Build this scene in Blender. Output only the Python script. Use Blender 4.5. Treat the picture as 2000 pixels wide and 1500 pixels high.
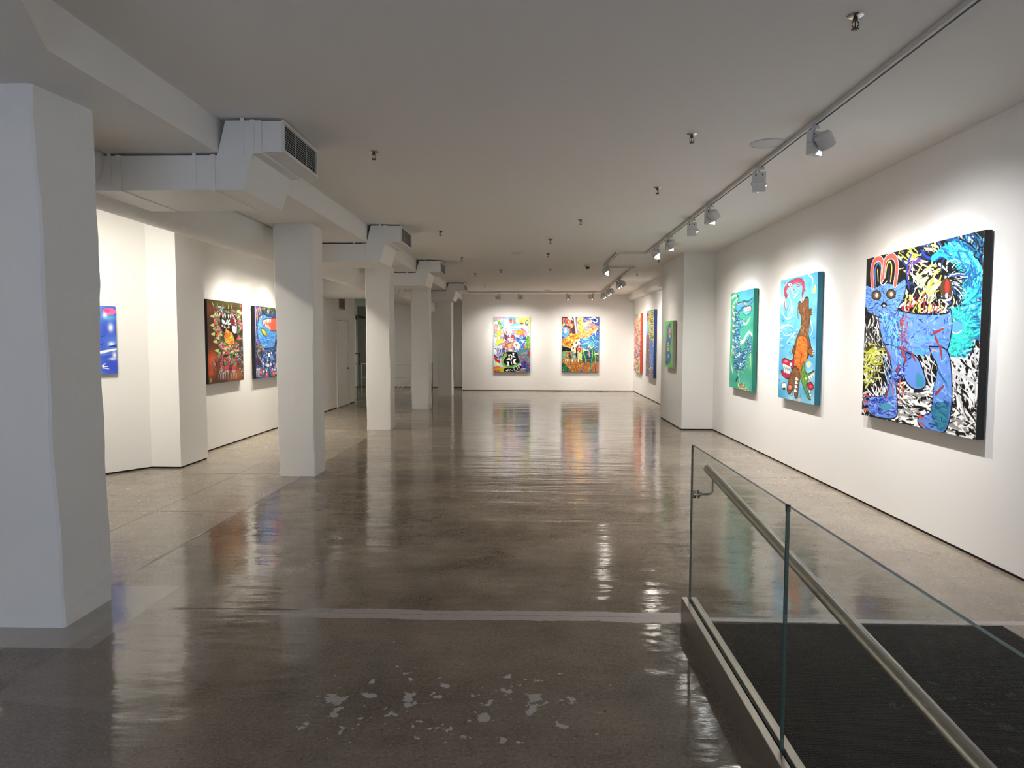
import bpy, bmesh, math, random
from mathutils import Matrix, Vector, Euler
for _o in list(bpy.data.objects): bpy.data.objects.remove(_o, do_unlink=True)
SC=bpy.context.scene
COL=SC.collection
# ---------------------------------------------------------------- camera
cam=bpy.data.cameras.new('camera'); camo=bpy.data.objects.new('camera',cam); COL.objects.link(camo)
cam.sensor_width=36; cam.lens=1340/2000*36; cam.clip_start=.02; cam.clip_end=100
camo.matrix_world=Matrix.Translation((0,0,1.6))@Matrix.Rotation(math.radians(1.664),4,'Z')@Matrix.Rotation(math.radians(90-3.502),4,'X')@Matrix.Rotation(math.radians(.1),4,'Z')
SC.camera=camo
# ---------------------------------------------------------------- world, daylight through the shop window, exposure
w=bpy.data.worlds.new('dusk_street'); SC.world=w; w.use_nodes=True
w.node_tree.nodes['Background'].inputs[0].default_value=(.55,.68,1,1); w.node_tree.nodes['Background'].inputs[1].default_value=.4
def area(name,loc,rot,sx,sy,power,col):
    l=bpy.data.lights.new(name,'AREA'); l.shape='RECTANGLE'; l.size=sx; l.size_y=sy; l.energy=power; l.color=col
    o=bpy.data.objects.new(name,l); COL.objects.link(o); o.location=loc; o.rotation_euler=rot; return o
area('window_daylight',(-.9,-3.25,1.55),(math.radians(90),0,0),4.6,2.3,60,(.66,.78,1))
SC.view_settings.view_transform='Standard'; SC.view_settings.look='None'; SC.view_settings.gamma=1; SC.view_settings.use_curve_mapping=False
SC.view_settings.exposure=0.54
BEAM=76.0; SPILL=72.0
SC.cycles.use_adaptive_sampling=True; SC.cycles.adaptive_threshold=.09; SC.cycles.adaptive_min_samples=20; SC.cycles.max_bounces=8; SC.cycles.diffuse_bounces=4; SC.cycles.glossy_bounces=4; SC.cycles.transparent_max_bounces=12; SC.cycles.transmission_bounces=4
SC.cycles.use_denoising=True; SC.cycles.sample_clamp_indirect=4; SC.cycles.caustics_reflective=False; SC.cycles.caustics_refractive=False
SC.cycles.filter_width=1.2
# ---------------------------------------------------------------- painter: numpy raster that becomes the paint colours of each canvas
import numpy as np, math
def _homog(q):
    # maps crop coordinates of the picture's corners (TL,TR,BR,BL) to the unit square
    A=[];b=[]
    for (x,y),(u,v) in zip(q,[(0,0),(1,0),(1,1),(0,1)]):
        A+= [[x,y,1,0,0,0,-u*x,-u*y],[0,0,0,x,y,1,-v*x,-v*y]]; b+=[u,v]
    h=np.linalg.solve(np.array(A,float),np.array(b,float))
    return np.append(h,1).reshape(3,3)
class Canvas:
    def __init__(s,w,h,quad,bg,seed=1):
        s.W,s.H=w,h; s.img=np.empty((h,w,3)); s.img[:]=np.array(bg)/255.; s.Hm=_homog(quad)
        s.r=np.random.RandomState(seed); s.k=h/1.0
        # mean crop scale: crop px -> canvas px
        q=np.array(quad,float); s.cs=h/(0.5*(np.linalg.norm(q[3]-q[0])+np.linalg.norm(q[2]-q[1])))
    def m(s,pts):
        p=np.array(pts,float).reshape(-1,2); a=np.c_[p,np.ones(len(p))]@s.Hm.T
        return a[:,:2]/a[:,2:3]*[s.W,s.H]
    def mix(s,x0,x1,y0,y1,a,col):
        v=s.img[y0:y1,x0:x1]; v+= (np.array(col)/255.-v)*a[...,None]
    def _seg(s,a,b,wa,wb,col,al=1):
        w=max(wa,wb)+1.5
        x0=max(0,int(min(a[0],b[0])-w));x1=min(s.W,int(max(a[0],b[0])+w)+2)
        y0=max(0,int(min(a[1],b[1])-w));y1=min(s.H,int(max(a[1],b[1])+w)+2)
        if x0>=x1 or y0>=y1: return
        X,Y=np.meshgrid(np.arange(x0,x1)+.5,np.arange(y0,y1)+.5)
        dx,dy=b[0]-a[0],b[1]-a[1]; L=dx*dx+dy*dy+1e-9
        t=np.clip(((X-a[0])*dx+(Y-a[1])*dy)/L,0,1)
        d=np.hypot(X-a[0]-t*dx,Y-a[1]-t*dy)
        s.mix(x0,x1,y0,y1,np.clip((wa+(wb-wa)*t)-d+.5,0,1)*al,col)
    def line(s,pts,w,col,w2=None,smooth=True,al=1):
        # stroke through crop points; w in crop px (full width), tapering to w2
        p=s.m(pts)
        if smooth and len(p)>2:
            q=np.vstack([2*p[0]-p[1],p,2*p[-1]-p[-2]]); out=[]
            for i in range(1,len(q)-2):
                for t in np.linspace(0,1,6,endpoint=False):
                    out.append(.5*((2*q[i])+(-q[i-1]+q[i+1])*t+(2*q[i-1]-5*q[i]+4*q[i+1]-q[i+2])*t*t+(-q[i-1]+3*q[i]-3*q[i+1]+q[i+2])*t**3))
            out.append(p[-1]); p=np.array(out)
        w2=w if w2 is None else w2; n=len(p)-1
        for i in range(n):
            a=(w+(w2-w)*i/n)*s.cs/2; b=(w+(w2-w)*(i+1)/n)*s.cs/2
            s._seg(p[i],p[i+1],a,b,col,al)
    def mask(s,pts):
        p=s.m(pts); x0=max(0,int(p[:,0].min())-1);x1=min(s.W,int(p[:,0].max())+2);y0=max(0,int(p[:,1].min())-1);y1=min(s.H,int(p[:,1].max())+2)
        if x0>=x1 or y0>=y1: return None
        X,Y=np.meshgrid(np.arange(x0,x1)+.5,np.arange(y0,y1)+.5); ins=np.zeros(X.shape,bool); n=len(p)
        for i in range(n):
            a=p[i];b=p[(i+1)%n]
            if a[1]==b[1]: continue
            c=((a[1]>Y)!=(b[1]>Y))&(X<(b[0]-a[0])*(Y-a[1])/(b[1]-a[1])+a[0]); ins^=c
        return x0,x1,y0,y1,ins.astype(float)
    def poly(s,pts,col,out=None,ow=6,al=1):
        # closed blob, rounded through catmull points
        q=np.array(pts,float); n=len(q); o=[]
        for i in range(n):
            a,b,c,d=q[i-1],q[i],q[(i+1)%n],q[(i+2)%n]
            for t in (0,.25,.5,.75): o.append(.5*(2*b+(-a+c)*t+(2*a-5*b+4*c-d)*t*t+(-a+3*b-3*c+d)*t**3))
        mk=s.mask(o)
        if mk: x0,x1,y0,y1,a=mk; s.mix(x0,x1,y0,y1,a*al,col)
        if out is not None: s.line(list(o)+[o[0]],ow,out,smooth=False)
    def ell(s,cx,cy,rx,ry,col,rot=0,out=None,ow=5,al=1):
        c,sn=math.cos(rot),math.sin(rot)
        s.poly([(cx+rx*math.cos(t)*c-ry*math.sin(t)*sn,cy+rx*math.cos(t)*sn+ry*math.sin(t)*c) for t in np.linspace(0,2*math.pi,10,endpoint=False)],col,out,ow,al)
    def soft(s,cx,cy,rx,ry,col,al=.8,rot=0):
        p=s.m([(cx,cy)])[0]; ax=s.m([(cx+rx,cy)])[0]-p; ay=s.m([(cx,cy+ry)])[0]-p
        rx=max(np.hypot(*ax),1);ry=max(np.hypot(*ay),1); R=max(rx,ry)*2
        x0=max(0,int(p[0]-R));x1=min(s.W,int(p[0]+R));y0=max(0,int(p[1]-R));y1=min(s.H,int(p[1]+R))
        if x0>=x1 or y0>=y1: return
        X,Y=np.meshgrid(np.arange(x0,x1)-p[0],np.arange(y0,y1)-p[1]); c,sn=math.cos(rot),math.sin(rot)
        d=((X*c+Y*sn)/rx)**2+((-X*sn+Y*c)/ry)**2
        s.mix(x0,x1,y0,y1,al*np.exp(-d*1.3),col)
    def hatch(s,pts,n,L,w,cols,ang=0,jit=.4,curve=.3,flow=None,al=1):
        q=np.array(pts,float); x0,y0=q.min(0);x1,y1=q.max(0); r=s.r; m=0; k=0
        while m<n and k<n*12:
            k+=1; x=r.uniform(x0,x1);y=r.uniform(y0,y1); ins=False; N=len(q)
            for i in range(N):
                a=q[i];b=q[(i+1)%N]
                if (a[1]>y)!=(b[1]>y) and x<(b[0]-a[0])*(y-a[1])/(b[1]-a[1])+a[0]: ins=not ins
            if not ins: continue
            m+=1; t=(flow(x,y) if flow else ang)+r.normal(0,jit); l=L*r.uniform(.5,1.3); c=cols[r.randint(len(cols))]; bd=r.normal(0,curve)
            dx,dy=math.cos(t)*l/2,math.sin(t)*l/2
            ww=w*r.uniform(.6,1.5)
            s.line([(x-dx,y-dy),(x-dy*bd,y+dx*bd),(x+dx,y+dy)],ww,c,ww*.4,al=al)
    def clouds(s,n,R,cols,al=.6):
        for i in range(n):
            u=s.r.uniform(0,1,2); c=cols[s.r.randint(len(cols))]
            p=np.linalg.inv(s.Hm)@[u[0],u[1],1]; p=p[:2]/p[2]
            s.soft(p[0],p[1],R*s.r.uniform(.4,1.3),R*s.r.uniform(.4,1.6),c,al)
    def dabs(s,pts,n,R,cols,out=(25,25,40),ow=3,prob=.5):
        q=np.array(pts,float); x0,y0=q.min(0);x1,y1=q.max(0)
        for i in range(n):
            x=s.r.uniform(x0,x1);y=s.r.uniform(y0,y1);c=cols[s.r.randint(len(cols))]; k=s.r.randint(4,7); a0=s.r.uniform(0,6)
            s.poly([(x+R*s.r.uniform(.4,1.2)*math.cos(a0+6.283*j/k),y+R*s.r.uniform(.5,1.4)*math.sin(a0+6.283*j/k)) for j in range(k)],c,out if s.r.rand()<prob else None,ow)
    def teeth(s,pts,h,w,col=(250,248,240),out=(20,20,20)):
        # row of pointed teeth along a polyline of crop points, each hanging by (dx,dy)=h
        for (a,b) in zip(pts[:-1],pts[1:]):
            s.poly([a,((a[0]+b[0])/2+h[0],(a[1]+b[1])/2+h[1]),b],col,out,w)
K=(12,12,14); WH=(245,245,242)
def art_cat():
    c=Canvas(520,450,[(113,262),(836,82),(786,1365),(92,1222)],K,3)
    full=[(92,80),(840,80),(840,1370),(92,1370)]
    # streaked ground: white and black brushwork
    c.hatch([(92,620),(840,560),(800,1370),(92,1240)],620,105,15,[WH,WH,(225,225,222),(190,190,190),K,K],1.35,.45)
    c.hatch([(300,1040),(800,1080),(790,1370),(300,1250)],330,95,14,[WH,WH,K,(150,150,150)],.1,.5)
    c.hatch([(100,640),(230,640),(260,860),(100,800)],70,120,9,[K,K,WH,(60,55,50)],1.45,.15)
    c.hatch([(640,880),(800,860),(790,1200),(640,1180)],150,120,16,[WH,WH,K,K,(200,200,200)],1.2,.45)
    c.hatch([(320,220),(830,90),(830,600),(350,560)],330,95,15,[K,K,WH,(30,60,110),(235,230,150),K],.9,.6)
    c.hatch([(330,200),(470,190),(450,260),(330,260)],25,70,14,[(205,205,70),(225,225,110),K],.6,.3)
    c.hatch([(440,300),(560,330),(560,470),(430,480)],45,70,16,[(215,218,80),(235,235,140),K,WH],-.9,.3)
    c.hatch([(340,490),(560,500),(580,600),(340,590)],60,80,13,[(215,215,70),K,K,WH,(200,60,60)],-1.1,.3)
    for x,y in ((500,590),(545,560),(560,590),(520,575)): c.line([(x,y+20),(x+18,y-30)],12,(205,60,55),5)
    c.hatch([(98,790),(200,800),(210,930),(150,1010),(98,1010)],60,90,13,[(185,190,70),(150,155,50),(205,210,110),(60,60,30)],-.4,.8)
    # blue loop and purple crescent
    c.line([(455,215),(480,250),(530,262),(585,240),(605,190)],20,(40,60,170),14)
    c.line([(470,180),(520,150),(560,165),(580,200)],16,(45,80,170),10)
    c.line([(385,240),(365,300),(362,370),(378,450)],20,(50,60,170),8); c.line([(440,265),(395,300),(378,350)],26,(90,60,160),8)
    c.line([(405,265),(380,310),(372,360)],10,(200,110,150),4)
    c.line([(395,300),(400,380),(440,430),(470,400)],8,WH,4)
    # teal tail
    tealc=[(50,200,195),(70,220,215),(35,160,190),(30,110,170),(120,230,225)]
    c.line([(610,800),(650,720),(735,640),(765,500),(765,340),(700,225),(600,205),(520,260)],95,(45,185,195),40)
    def fl(x,y): return math.atan2(y-420,x-600)+math.pi/2+.45
    c.hatch([(560,230),(640,150),(760,180),(825,300),(820,560),(780,760),(690,870),(600,830),(640,640),(710,560),(710,360),(640,280)],420,85,12,tealc+[(40,90,150)],flow=fl,jit=.35)
    c.hatch([(600,250),(700,330),(700,520),(660,560),(640,420)],70,80,7,[WH,K,(40,90,150),K],flow=lambda x,y:math.atan2(y-430,x-600)+.5,jit=.2)
    c.hatch([(560,140),(830,95),(835,300),(760,220),(640,150)],90,60,8,[(30,110,170),(40,150,190),K,(20,60,120)],flow=fl,jit=.5)
    c.hatch([(620,590),(760,560),(760,760),(680,860),(600,820)],120,70,10,[(50,205,180),(60,220,200),(40,150,160)],1.2,.8)
    c.ell(665,680,40,34,(90,160,225)); c.line([(630,705),(665,722),(700,700)],8,WH,5)
    c.ell(603,440,38,58,(80,55,30)); c.ell(608,435,13,48,(205,50,50)); c.ell(606,490,10,18,(240,200,190))
    # cat
    B=(98,140,218)
    body=[(196,600),(300,580),(420,600),(600,600),(628,570),(640,650),(628,760),(600,830),(500,845),(400,850),(300,868),(232,800),(200,700)]
    hind=[(500,800),(600,815),(635,920),(640,1150),(606,1310),(530,1315),(450,1288),(440,1232),(512,1200),(530,1060),(552,930),(520,860)]
    bent=[(360,840),(430,870),(482,1000),(472,1052),(420,1064),(372,1030),(345,960)]
    fore=[(232,790),(390,850),(352,900),(302,1000),(312,1160),(292,1240),(165,1228),(104,1165),(112,1112),(205,1108),(242,1080),(275,930)]
    head=[(106,430),(160,440),(230,412),(300,420),(352,385),(350,480),(312,560),(290,605),(210,625),(140,600),(106,545)]
    for p in (body,hind,bent,fore,head): c.poly(p,B,K,9)
    c.poly([(380,740),(480,740),(560,780),(590,820),(480,850),(390,840)],(110,160,240))
    c.hatch(body,260,28,6,[(30,50,150),(50,80,180),(150,180,240),(90,130,225),(90,160,225)],.6,1)
    c.hatch([(196,600),(350,590),(330,860),(240,800)],300,28,5.5,[(80,190,215),(60,90,190),(140,200,235),(45,60,130)],1.4,.4)
    c.hatch([(400,740),(600,740),(600,840),(400,850)],40,60,14,[(80,120,220),(70,160,190),(120,150,235)],.2,.4)
    c.hatch(head,240,34,5,[(50,90,170),(120,170,230),(30,50,100),(80,140,210)],flow=lambda x,y:math.atan2(y-540,x-222),jit=.4)
    for x,y in ((110,540),(120,570),(300,560),(320,520)): c.line([(x+(15 if x<200 else -15),y-30),(x,y+15)],6,(60,100,190),3)
    c.hatch([(230,860),(390,860),(310,1000),(300,1110),(240,1100)],50,60,10,[(70,110,210),(150,180,240),(35,50,130),(60,150,190)],1.4,.3)
    for p in (hind,bent): c.line(p+[p[0]],8,K)
    c.hatch([(310,600),(370,600),(370,880),(330,860)],60,30,7,[(150,50,50),(120,60,70),(180,70,60)],1.3,.6)
    c.line([(150,590),(180,640),(208,655)],12,(90,60,55),6)
    c.hatch(hind,80,34,7,[(60,90,190),(80,170,210),(60,130,180),(150,180,240)],1.2,.8)
    c.poly([(530,1150),(620,1150),(610,1290),(560,1310),(520,1220)],(40,110,140),al=.8); c.hatch([(530,1150),(620,1150),(610,1290),(530,1300)],50,50,10,[(35,90,140),(50,140,150),(30,70,120)],.5,.6)
    c.line([(565,960),(590,1000),(612,1030)],18,(40,100,140),5)
    c.hatch([(110,1115),(300,1100),(300,1220),(160,1225)],170,28,8,[(30,40,140),(60,90,200),(150,180,240)],.3,.6)
    c.ell(240,1170,34,24,(70,150,180)); c.poly([(430,960),(470,1000),(465,1045),(420,1040)],(60,140,170))
    c.hatch([(300,920),(370,920),(340,1010),(290,1000)],35,30,6,[(35,50,160),(140,170,240)],.2,.5)
    for p in ([(545,1090),(590,1040)],[(568,800),(580,880)],[(530,720),(590,690)],[(540,750),(560,790)],[(300,950),(325,915)],[(240,1110),(262,1040)],[(262,870),(240,815)],[(398,850),(418,890)],[(360,870),(352,910)]): c.line(p,22,(150,50,50),10)
    c.line([(520,820),(552,832)],12,(240,150,140),6)
    for x,y0,y1 in ((325,1010,1160),(345,1030,1130),(285,1020,1110)): c.line([(x,y0),(x-5,(y0+y1)/2),(x,y1)],14,(225,90,60),6)
    for x,y in ((122,1105),(115,1140),(118,1190),(455,1232),(460,1272)): c.line([(x-12,y-6),(x+14,y+6)],18,(215,80,60),12); 
    for x,y in ((128,1125),(122,1170)): c.ell(x,y,12,10,K)
    # horns
    for (pts) in ([(152,432),(146,340),(160,278),(195,262),(212,300),(205,400)],[(290,420),(300,320),(290,262),(262,245),(228,275),(215,380)]):
        c.line(pts,46,WH,40); c.line(pts,38,(222,88,80),30); 
    c.line([(168,420),(166,330),(184,290),(200,310)],14,(70,110,190),10); c.line([(185,400),(180,330)],10,(230,220,90),8)
    c.line([(262,400),(268,320),(258,280),(240,300),(228,380)],15,(228,222,100),8); c.line([(250,390),(252,320)],8,(60,60,100),5)
    c.line([(196,400),(214,425),(240,400)],8,WH,6)
    # face
    for x,y in ((175,488),(265,480)): c.ell(x,y,29,29,(70,50,35),out=K,ow=5); c.ell(x,y,18,20,(110,85,60)); c.ell(x+2,y,8,13,(225,215,200))
    c.ell(222,548,18,17,K); c.ell(223,552,8,6,WH); c.line([(222,560),(224,600)],8,(225,170,200),5); c.line([(200,600),(222,612),(246,598)],5,(200,215,240),4)
    c.line([(218,520),(222,535)],7,K,5)
    c.line([(836,82),(786,1365)],14,(200,205,205),smooth=False,al=.35)  # pale highlight painted along the right canvas edge
    return c
def art_diver():
    c=Canvas(300,400,[(140,185),(490,100),(460,1360),(112,1287)],(92,172,208),5)
    c.clouds(60,60,[(160,215,235),(60,150,195),(110,190,220),(220,240,245)],.6)
    for p in ([(190,215),(200,260),(160,300)],[(150,470),(190,540),(240,520),(250,420)],[(215,330),(240,400),(230,500)],[(400,130),(440,170),(430,260)],[(130,640),(200,600),(260,620)],[(300,640),(250,700),(200,760)],[(420,560),(440,640),(420,700)],[(180,1000),(160,940)],[(260,350),(290,310),(310,280)]):
        c.line(p,22,(215,240,248),8,al=.75)
    c.hatch([(130,500),(300,500),(280,800),(120,800)],40,50,9,[(200,232,245),(70,150,195),(150,205,230)],.8,.8)
    # pink serpent
    P=(205,55,85)
    pts=[(190,330),(180,270),(225,215),(280,190),(335,190),(355,240),(345,310)]
    for x,y in ((185,250),(205,225),(240,195),(265,180),(300,170),(330,170),(360,190),(372,225)): c.line([(x,y+20),(x+(-6 if x<250 else 8),y-14)],9,(170,30,60),2)
    c.line(pts,56,K,40); c.line(pts,46,P,32); c.hatch([(180,200),(370,180),(370,300),(180,330)],60,22,5,[(150,30,55),(240,130,150),(120,20,40)],.5,1)
    c.ell(228,222,22,20,(245,225,225),out=K,ow=5); c.ell(230,225,8,8,(200,60,80))
    c.line([(196,320),(178,380),(176,430),(190,462),(205,440),(208,400)],16,(170,40,60),8); c.line([(182,350),(180,430)],6,(250,220,230),4)
    c.line([(345,300),(345,395)],28,K,26); c.line([(345,300),(345,392)],20,(210,70,90)); c.ell(350,360,8,16,(245,180,190))
    # brown beast upside down
    BR=(112,72,42)
    c.poly([(305,400),(320,380),(345,400),(370,345),(400,350),(402,430),(418,500),(410,600),(400,690),(425,800),(400,900),(340,960),(265,940),(262,830),(290,720),(330,620),(332,520),(312,470)],BR,K,9)
    c.line([(312,400),(300,460),(305,540)],26,BR,12); c.line([(318,400),(312,470)],6,K,4)
    c.hatch([(330,400),(405,400),(410,700),(320,700)],110,42,5,[(70,42,22),(150,100,62),(90,58,34),(190,140,90)],1.5,.2)
    c.poly([(410,460),(432,450),(438,490),(415,508)],BR,K,6); 
    for y in (458,475,492): c.line([(432,y),(446,y-4)],8,WH,4)
    c.poly([(400,830),(430,810),(448,860),(440,900),(405,870)],(150,90,50),K,7)
    for y in (825,850,872): c.line([(440,y),(456,y-5)],8,WH,4)
    c.poly([(262,800),(246,830),(252,870),(275,860)],BR,K,6); 
    for x,y in ((240,790),(246,815)): c.line([(x+6,y+12),(x,y-8)],8,WH,4)
    c.poly([(300,735),(335,705),(385,740),(390,850),(375,960),(345,1060),(318,1130),(285,1010),(262,930),(285,830)],(228,120,42))
    c.hatch([(300,735),(335,705),(385,740),(388,880),(345,1060),(318,1110),(265,930)],170,28,5,[(150,60,20),(245,150,60),(120,45,20),(200,90,30)],1.2,.7)
    c.poly([(262,1000),(300,1010),(325,1080),(310,1180),(300,1285),(272,1280),(262,1200),(225,1260),(200,1220),(215,1120)],(125,85,50),K,9)
    c.hatch([(225,1080),(300,1020),(310,1120),(240,1200)],40,36,5,[(70,42,22),(170,120,70)],1.3,.3)
    c.ell(228,1190,18,30,(225,110,110),out=K,ow=6); c.line([(222,1180),(232,1205)],5,WH)
    c.teeth([(285,1090),(280,1125),(276,1160),(272,1200),(268,1240)],(28,12),4); c.teeth([(262,1190),(256,1215),(250,1245)],(-4,40),4)
    # red creature with teeth
    R=(190,35,60)
    c.poly([(150,935),(180,915),(240,940),(265,900),(262,1000),(235,1010),(160,975)],R,K,8); c.poly([(145,1030),(175,1045),(235,1060),(225,1100),(190,1105),(150,1070)],R,K,8)
    c.teeth([(158,965),(178,975),(198,982),(218,990),(236,1000)],(0,48),4); c.teeth([(165,1045),(185,1050),(205,1058),(225,1062)],(2,-42),4)
    c.ell(236,972,14,18,WH,out=K,ow=5); c.ell(190,945,16,12,(225,120,150)); c.line([(190,915),(192,860)],12,(150,200,150),8); c.line([(205,910),(210,870)],10,(230,230,200),6)
    c.line([(150,820),(175,800)],12,(40,110,70),6); c.line([(240,880),(225,850),(215,880)],8,(60,130,80),5)
    # green creature
    G=(95,150,70)
    c.poly([(345,985),(362,950),(375,1040),(400,1060),(455,1030),(450,1060),(405,1110),(400,1150),(380,1180),(420,1290),(425,1310),(400,1290),(345,1160),(330,1090)],G,K,8)
    c.ell(380,1105,14,22,(225,225,120),out=K,ow=5); c.poly([(392,1160),(430,1140),(455,1190),(430,1212),(400,1195)],(190,30,50),K,6); c.ell(425,1180,12,14,(235,90,110))
    c.teeth([(400,1085),(420,1075),(440,1060),(452,1045)],(6,45),4); c.teeth([(405,1215),(412,1250),(420,1285)],(18,-18),4)
    c.hatch([(345,985),(375,1040),(400,1150),(345,1150)],25,24,5,[(50,100,40),(150,190,110)],1.2,.4)
    # fish, bottle and small marks
    c.poly([(435,300),(450,250),(468,230),(466,290)],(245,240,110),WH,5); c.line([(430,330),(470,225),(478,240)],5,(60,90,150),3)
    c.ell(405,970,26,32,(180,210,235)); c.line([(398,990),(412,950)],24,(240,235,90)); c.line([(375,1000),(380,950),(420,930)],5,(60,110,170),4)
    c.poly([(150,1160),(185,1150),(190,1200),(160,1210)],WH,K,7); c.ell(172,1205,18,10,K); c.line([(150,1150),(190,1210)],5,(230,230,120))
    c.ell(315,1310,16,18,(235,180,160)); c.line([(325,1290),(332,1240)],6,K,3)
    for x,y in ((160,560),(290,655),(220,770),(240,1270),(130,1120),(455,720)): c.line([(x-8,y+5),(x+10,y-6)],6,K,3)
    return c
def art_serpent():
    c=Canvas(300,400,[(121,210),(395,140),(367,1345),(100,1297)],(55,165,140),7)
    c.clouds(40,70,[(70,180,160),(50,150,110),(60,170,190),(110,200,170)],.7)
    c.soft(320,200,90,70,(70,150,215),.9); c.soft(260,240,60,50,(90,170,210),.7); c.soft(300,1000,90,230,(60,160,100),.7); c.soft(140,1050,50,200,(70,170,110),.6)
    for p in ([(130,260),(170,230),(200,260),(150,330),(135,420)],[(140,1120),(120,1000),(130,880),(160,820)],[(350,870),(352,1000),(345,1080)],[(210,1150),(225,1230)],[(250,540),(300,560),(350,480)],[(195,590),(200,700),(215,860)],[(150,480),(180,420)]):
        c.line(p,38,(215,238,190),16,al=.6)
    c.line([(195,740),(235,775),(270,760),(300,700),(340,655),(370,690)],52,(245,250,225),26); c.line([(215,650),(225,720),(240,790),(240,850)],26,(190,240,160),10,al=.8)
    S=(70,150,185); D=(15,45,70)
    sp=[(205,340),(185,440),(180,560),(175,700),(180,830),(190,930),(215,1010),(240,1020),(280,960),(310,880),(345,800),(362,740),(350,700),(325,740)]
    c.line([(205,1180),(180,1230),(190,1150),(175,1080),(182,960)],26,D,12); c.line([(190,1200),(182,1080)],14,(80,150,200),8)
    c.line(sp,62,D,22); c.line(sp,50,S,14)
    c.poly([(160,560),(210,540),(225,640),(215,800),(240,900),(290,880),(310,900),(290,1010),(250,1090),(190,1080),(160,1000),(150,800)],S,D,7)
    c.hatch([(150,400),(225,380),(215,700),(250,900),(310,880),(300,1000),(240,1100),(170,1050),(145,800)],200,34,6,[D,(30,80,120),(130,205,225),(90,180,210),(40,110,150)],1.4,.5)
    for (x0,y0,x1,y1,n) in ((155,420,212,640,34),(150,640,218,860,44),(160,860,300,1070,70),(290,760,362,900,20),(185,330,330,400,20)):
        c.dabs([(x0,y0),(x1,y1)],n,19,[(120,200,225),(80,165,205),(60,130,175),(150,215,230)],D,7,.95)
    c.hatch([(280,860),(370,700),(360,800),(300,960)],50,26,5,[D,(120,190,225),(60,110,160)],-.9,.4)
    c.poly([(180,340),(240,310),(280,290),(330,300),(385,255),(385,290),(350,330),(340,350),(250,370),(230,400),(190,420)],S,D,8)
    c.poly([(265,375),(350,345),(365,395),(340,440),(300,458),(262,430)],(100,175,210),D,8); c.poly([(272,380),(350,352),(358,395),(290,415)],(235,150,150),D,4)
    c.teeth([(275,372),(293,368),(311,364),(330,360),(350,352)],(2,30),3); c.teeth([(280,415),(300,412),(320,408),(342,402)],(2,-26),3)
    c.ell(292,325,18,16,(235,235,150),out=D,ow=5); c.ell(296,325,5,7,K); c.line([(265,310),(310,295),(385,255)],8,D,4)
    c.ell(200,240,10,14,(20,60,70)); c.line([(205,250),(200,290)],12,(25,60,80),8); c.line([(180,300),(205,335),(240,320)],14,(225,150,110),8)
    for i,y in enumerate((360,430,500,580,650,750,830,900)): c.poly([(168-i,y),(132+(i%2)*6,y-18),(150-i,y+26)],(240,200,150) if i%2 else (225,225,150),(120,70,50),4)
    for x,y in ((345,870),(330,940),(310,1000),(300,1050),(240,1110),(255,1120),(210,1105)): c.line([(x,y),(x+14,y+12)],9,(235,215,190),4)
    c.poly([(225,560),(240,520),(275,505),(295,540),(285,520),(262,560),(245,600)],S,D,6); c.hatch([(225,520),(290,510),(260,600),(230,600)],20,22,5,[D,WH,(120,190,230)],1,.8)
    c.ell(220,915,12,26,(225,240,245),out=D,ow=4); c.ell(235,1030,8,16,WH)
    c.poly([(205,1250),(235,1270),(280,1250),(275,1290),(320,1310),(330,1335),(260,1320),(215,1315)],(225,215,160)); c.hatch([(205,1250),(280,1250),(330,1335),(215,1320)],40,30,6,[K,(230,220,160),(90,90,50)],.5,.8)
    return c
MC=[(225,70,60),(240,200,60),(70,130,200),(235,140,60),(80,170,90),(245,235,225),(200,140,200),(120,200,225),(240,150,150)]
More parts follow.
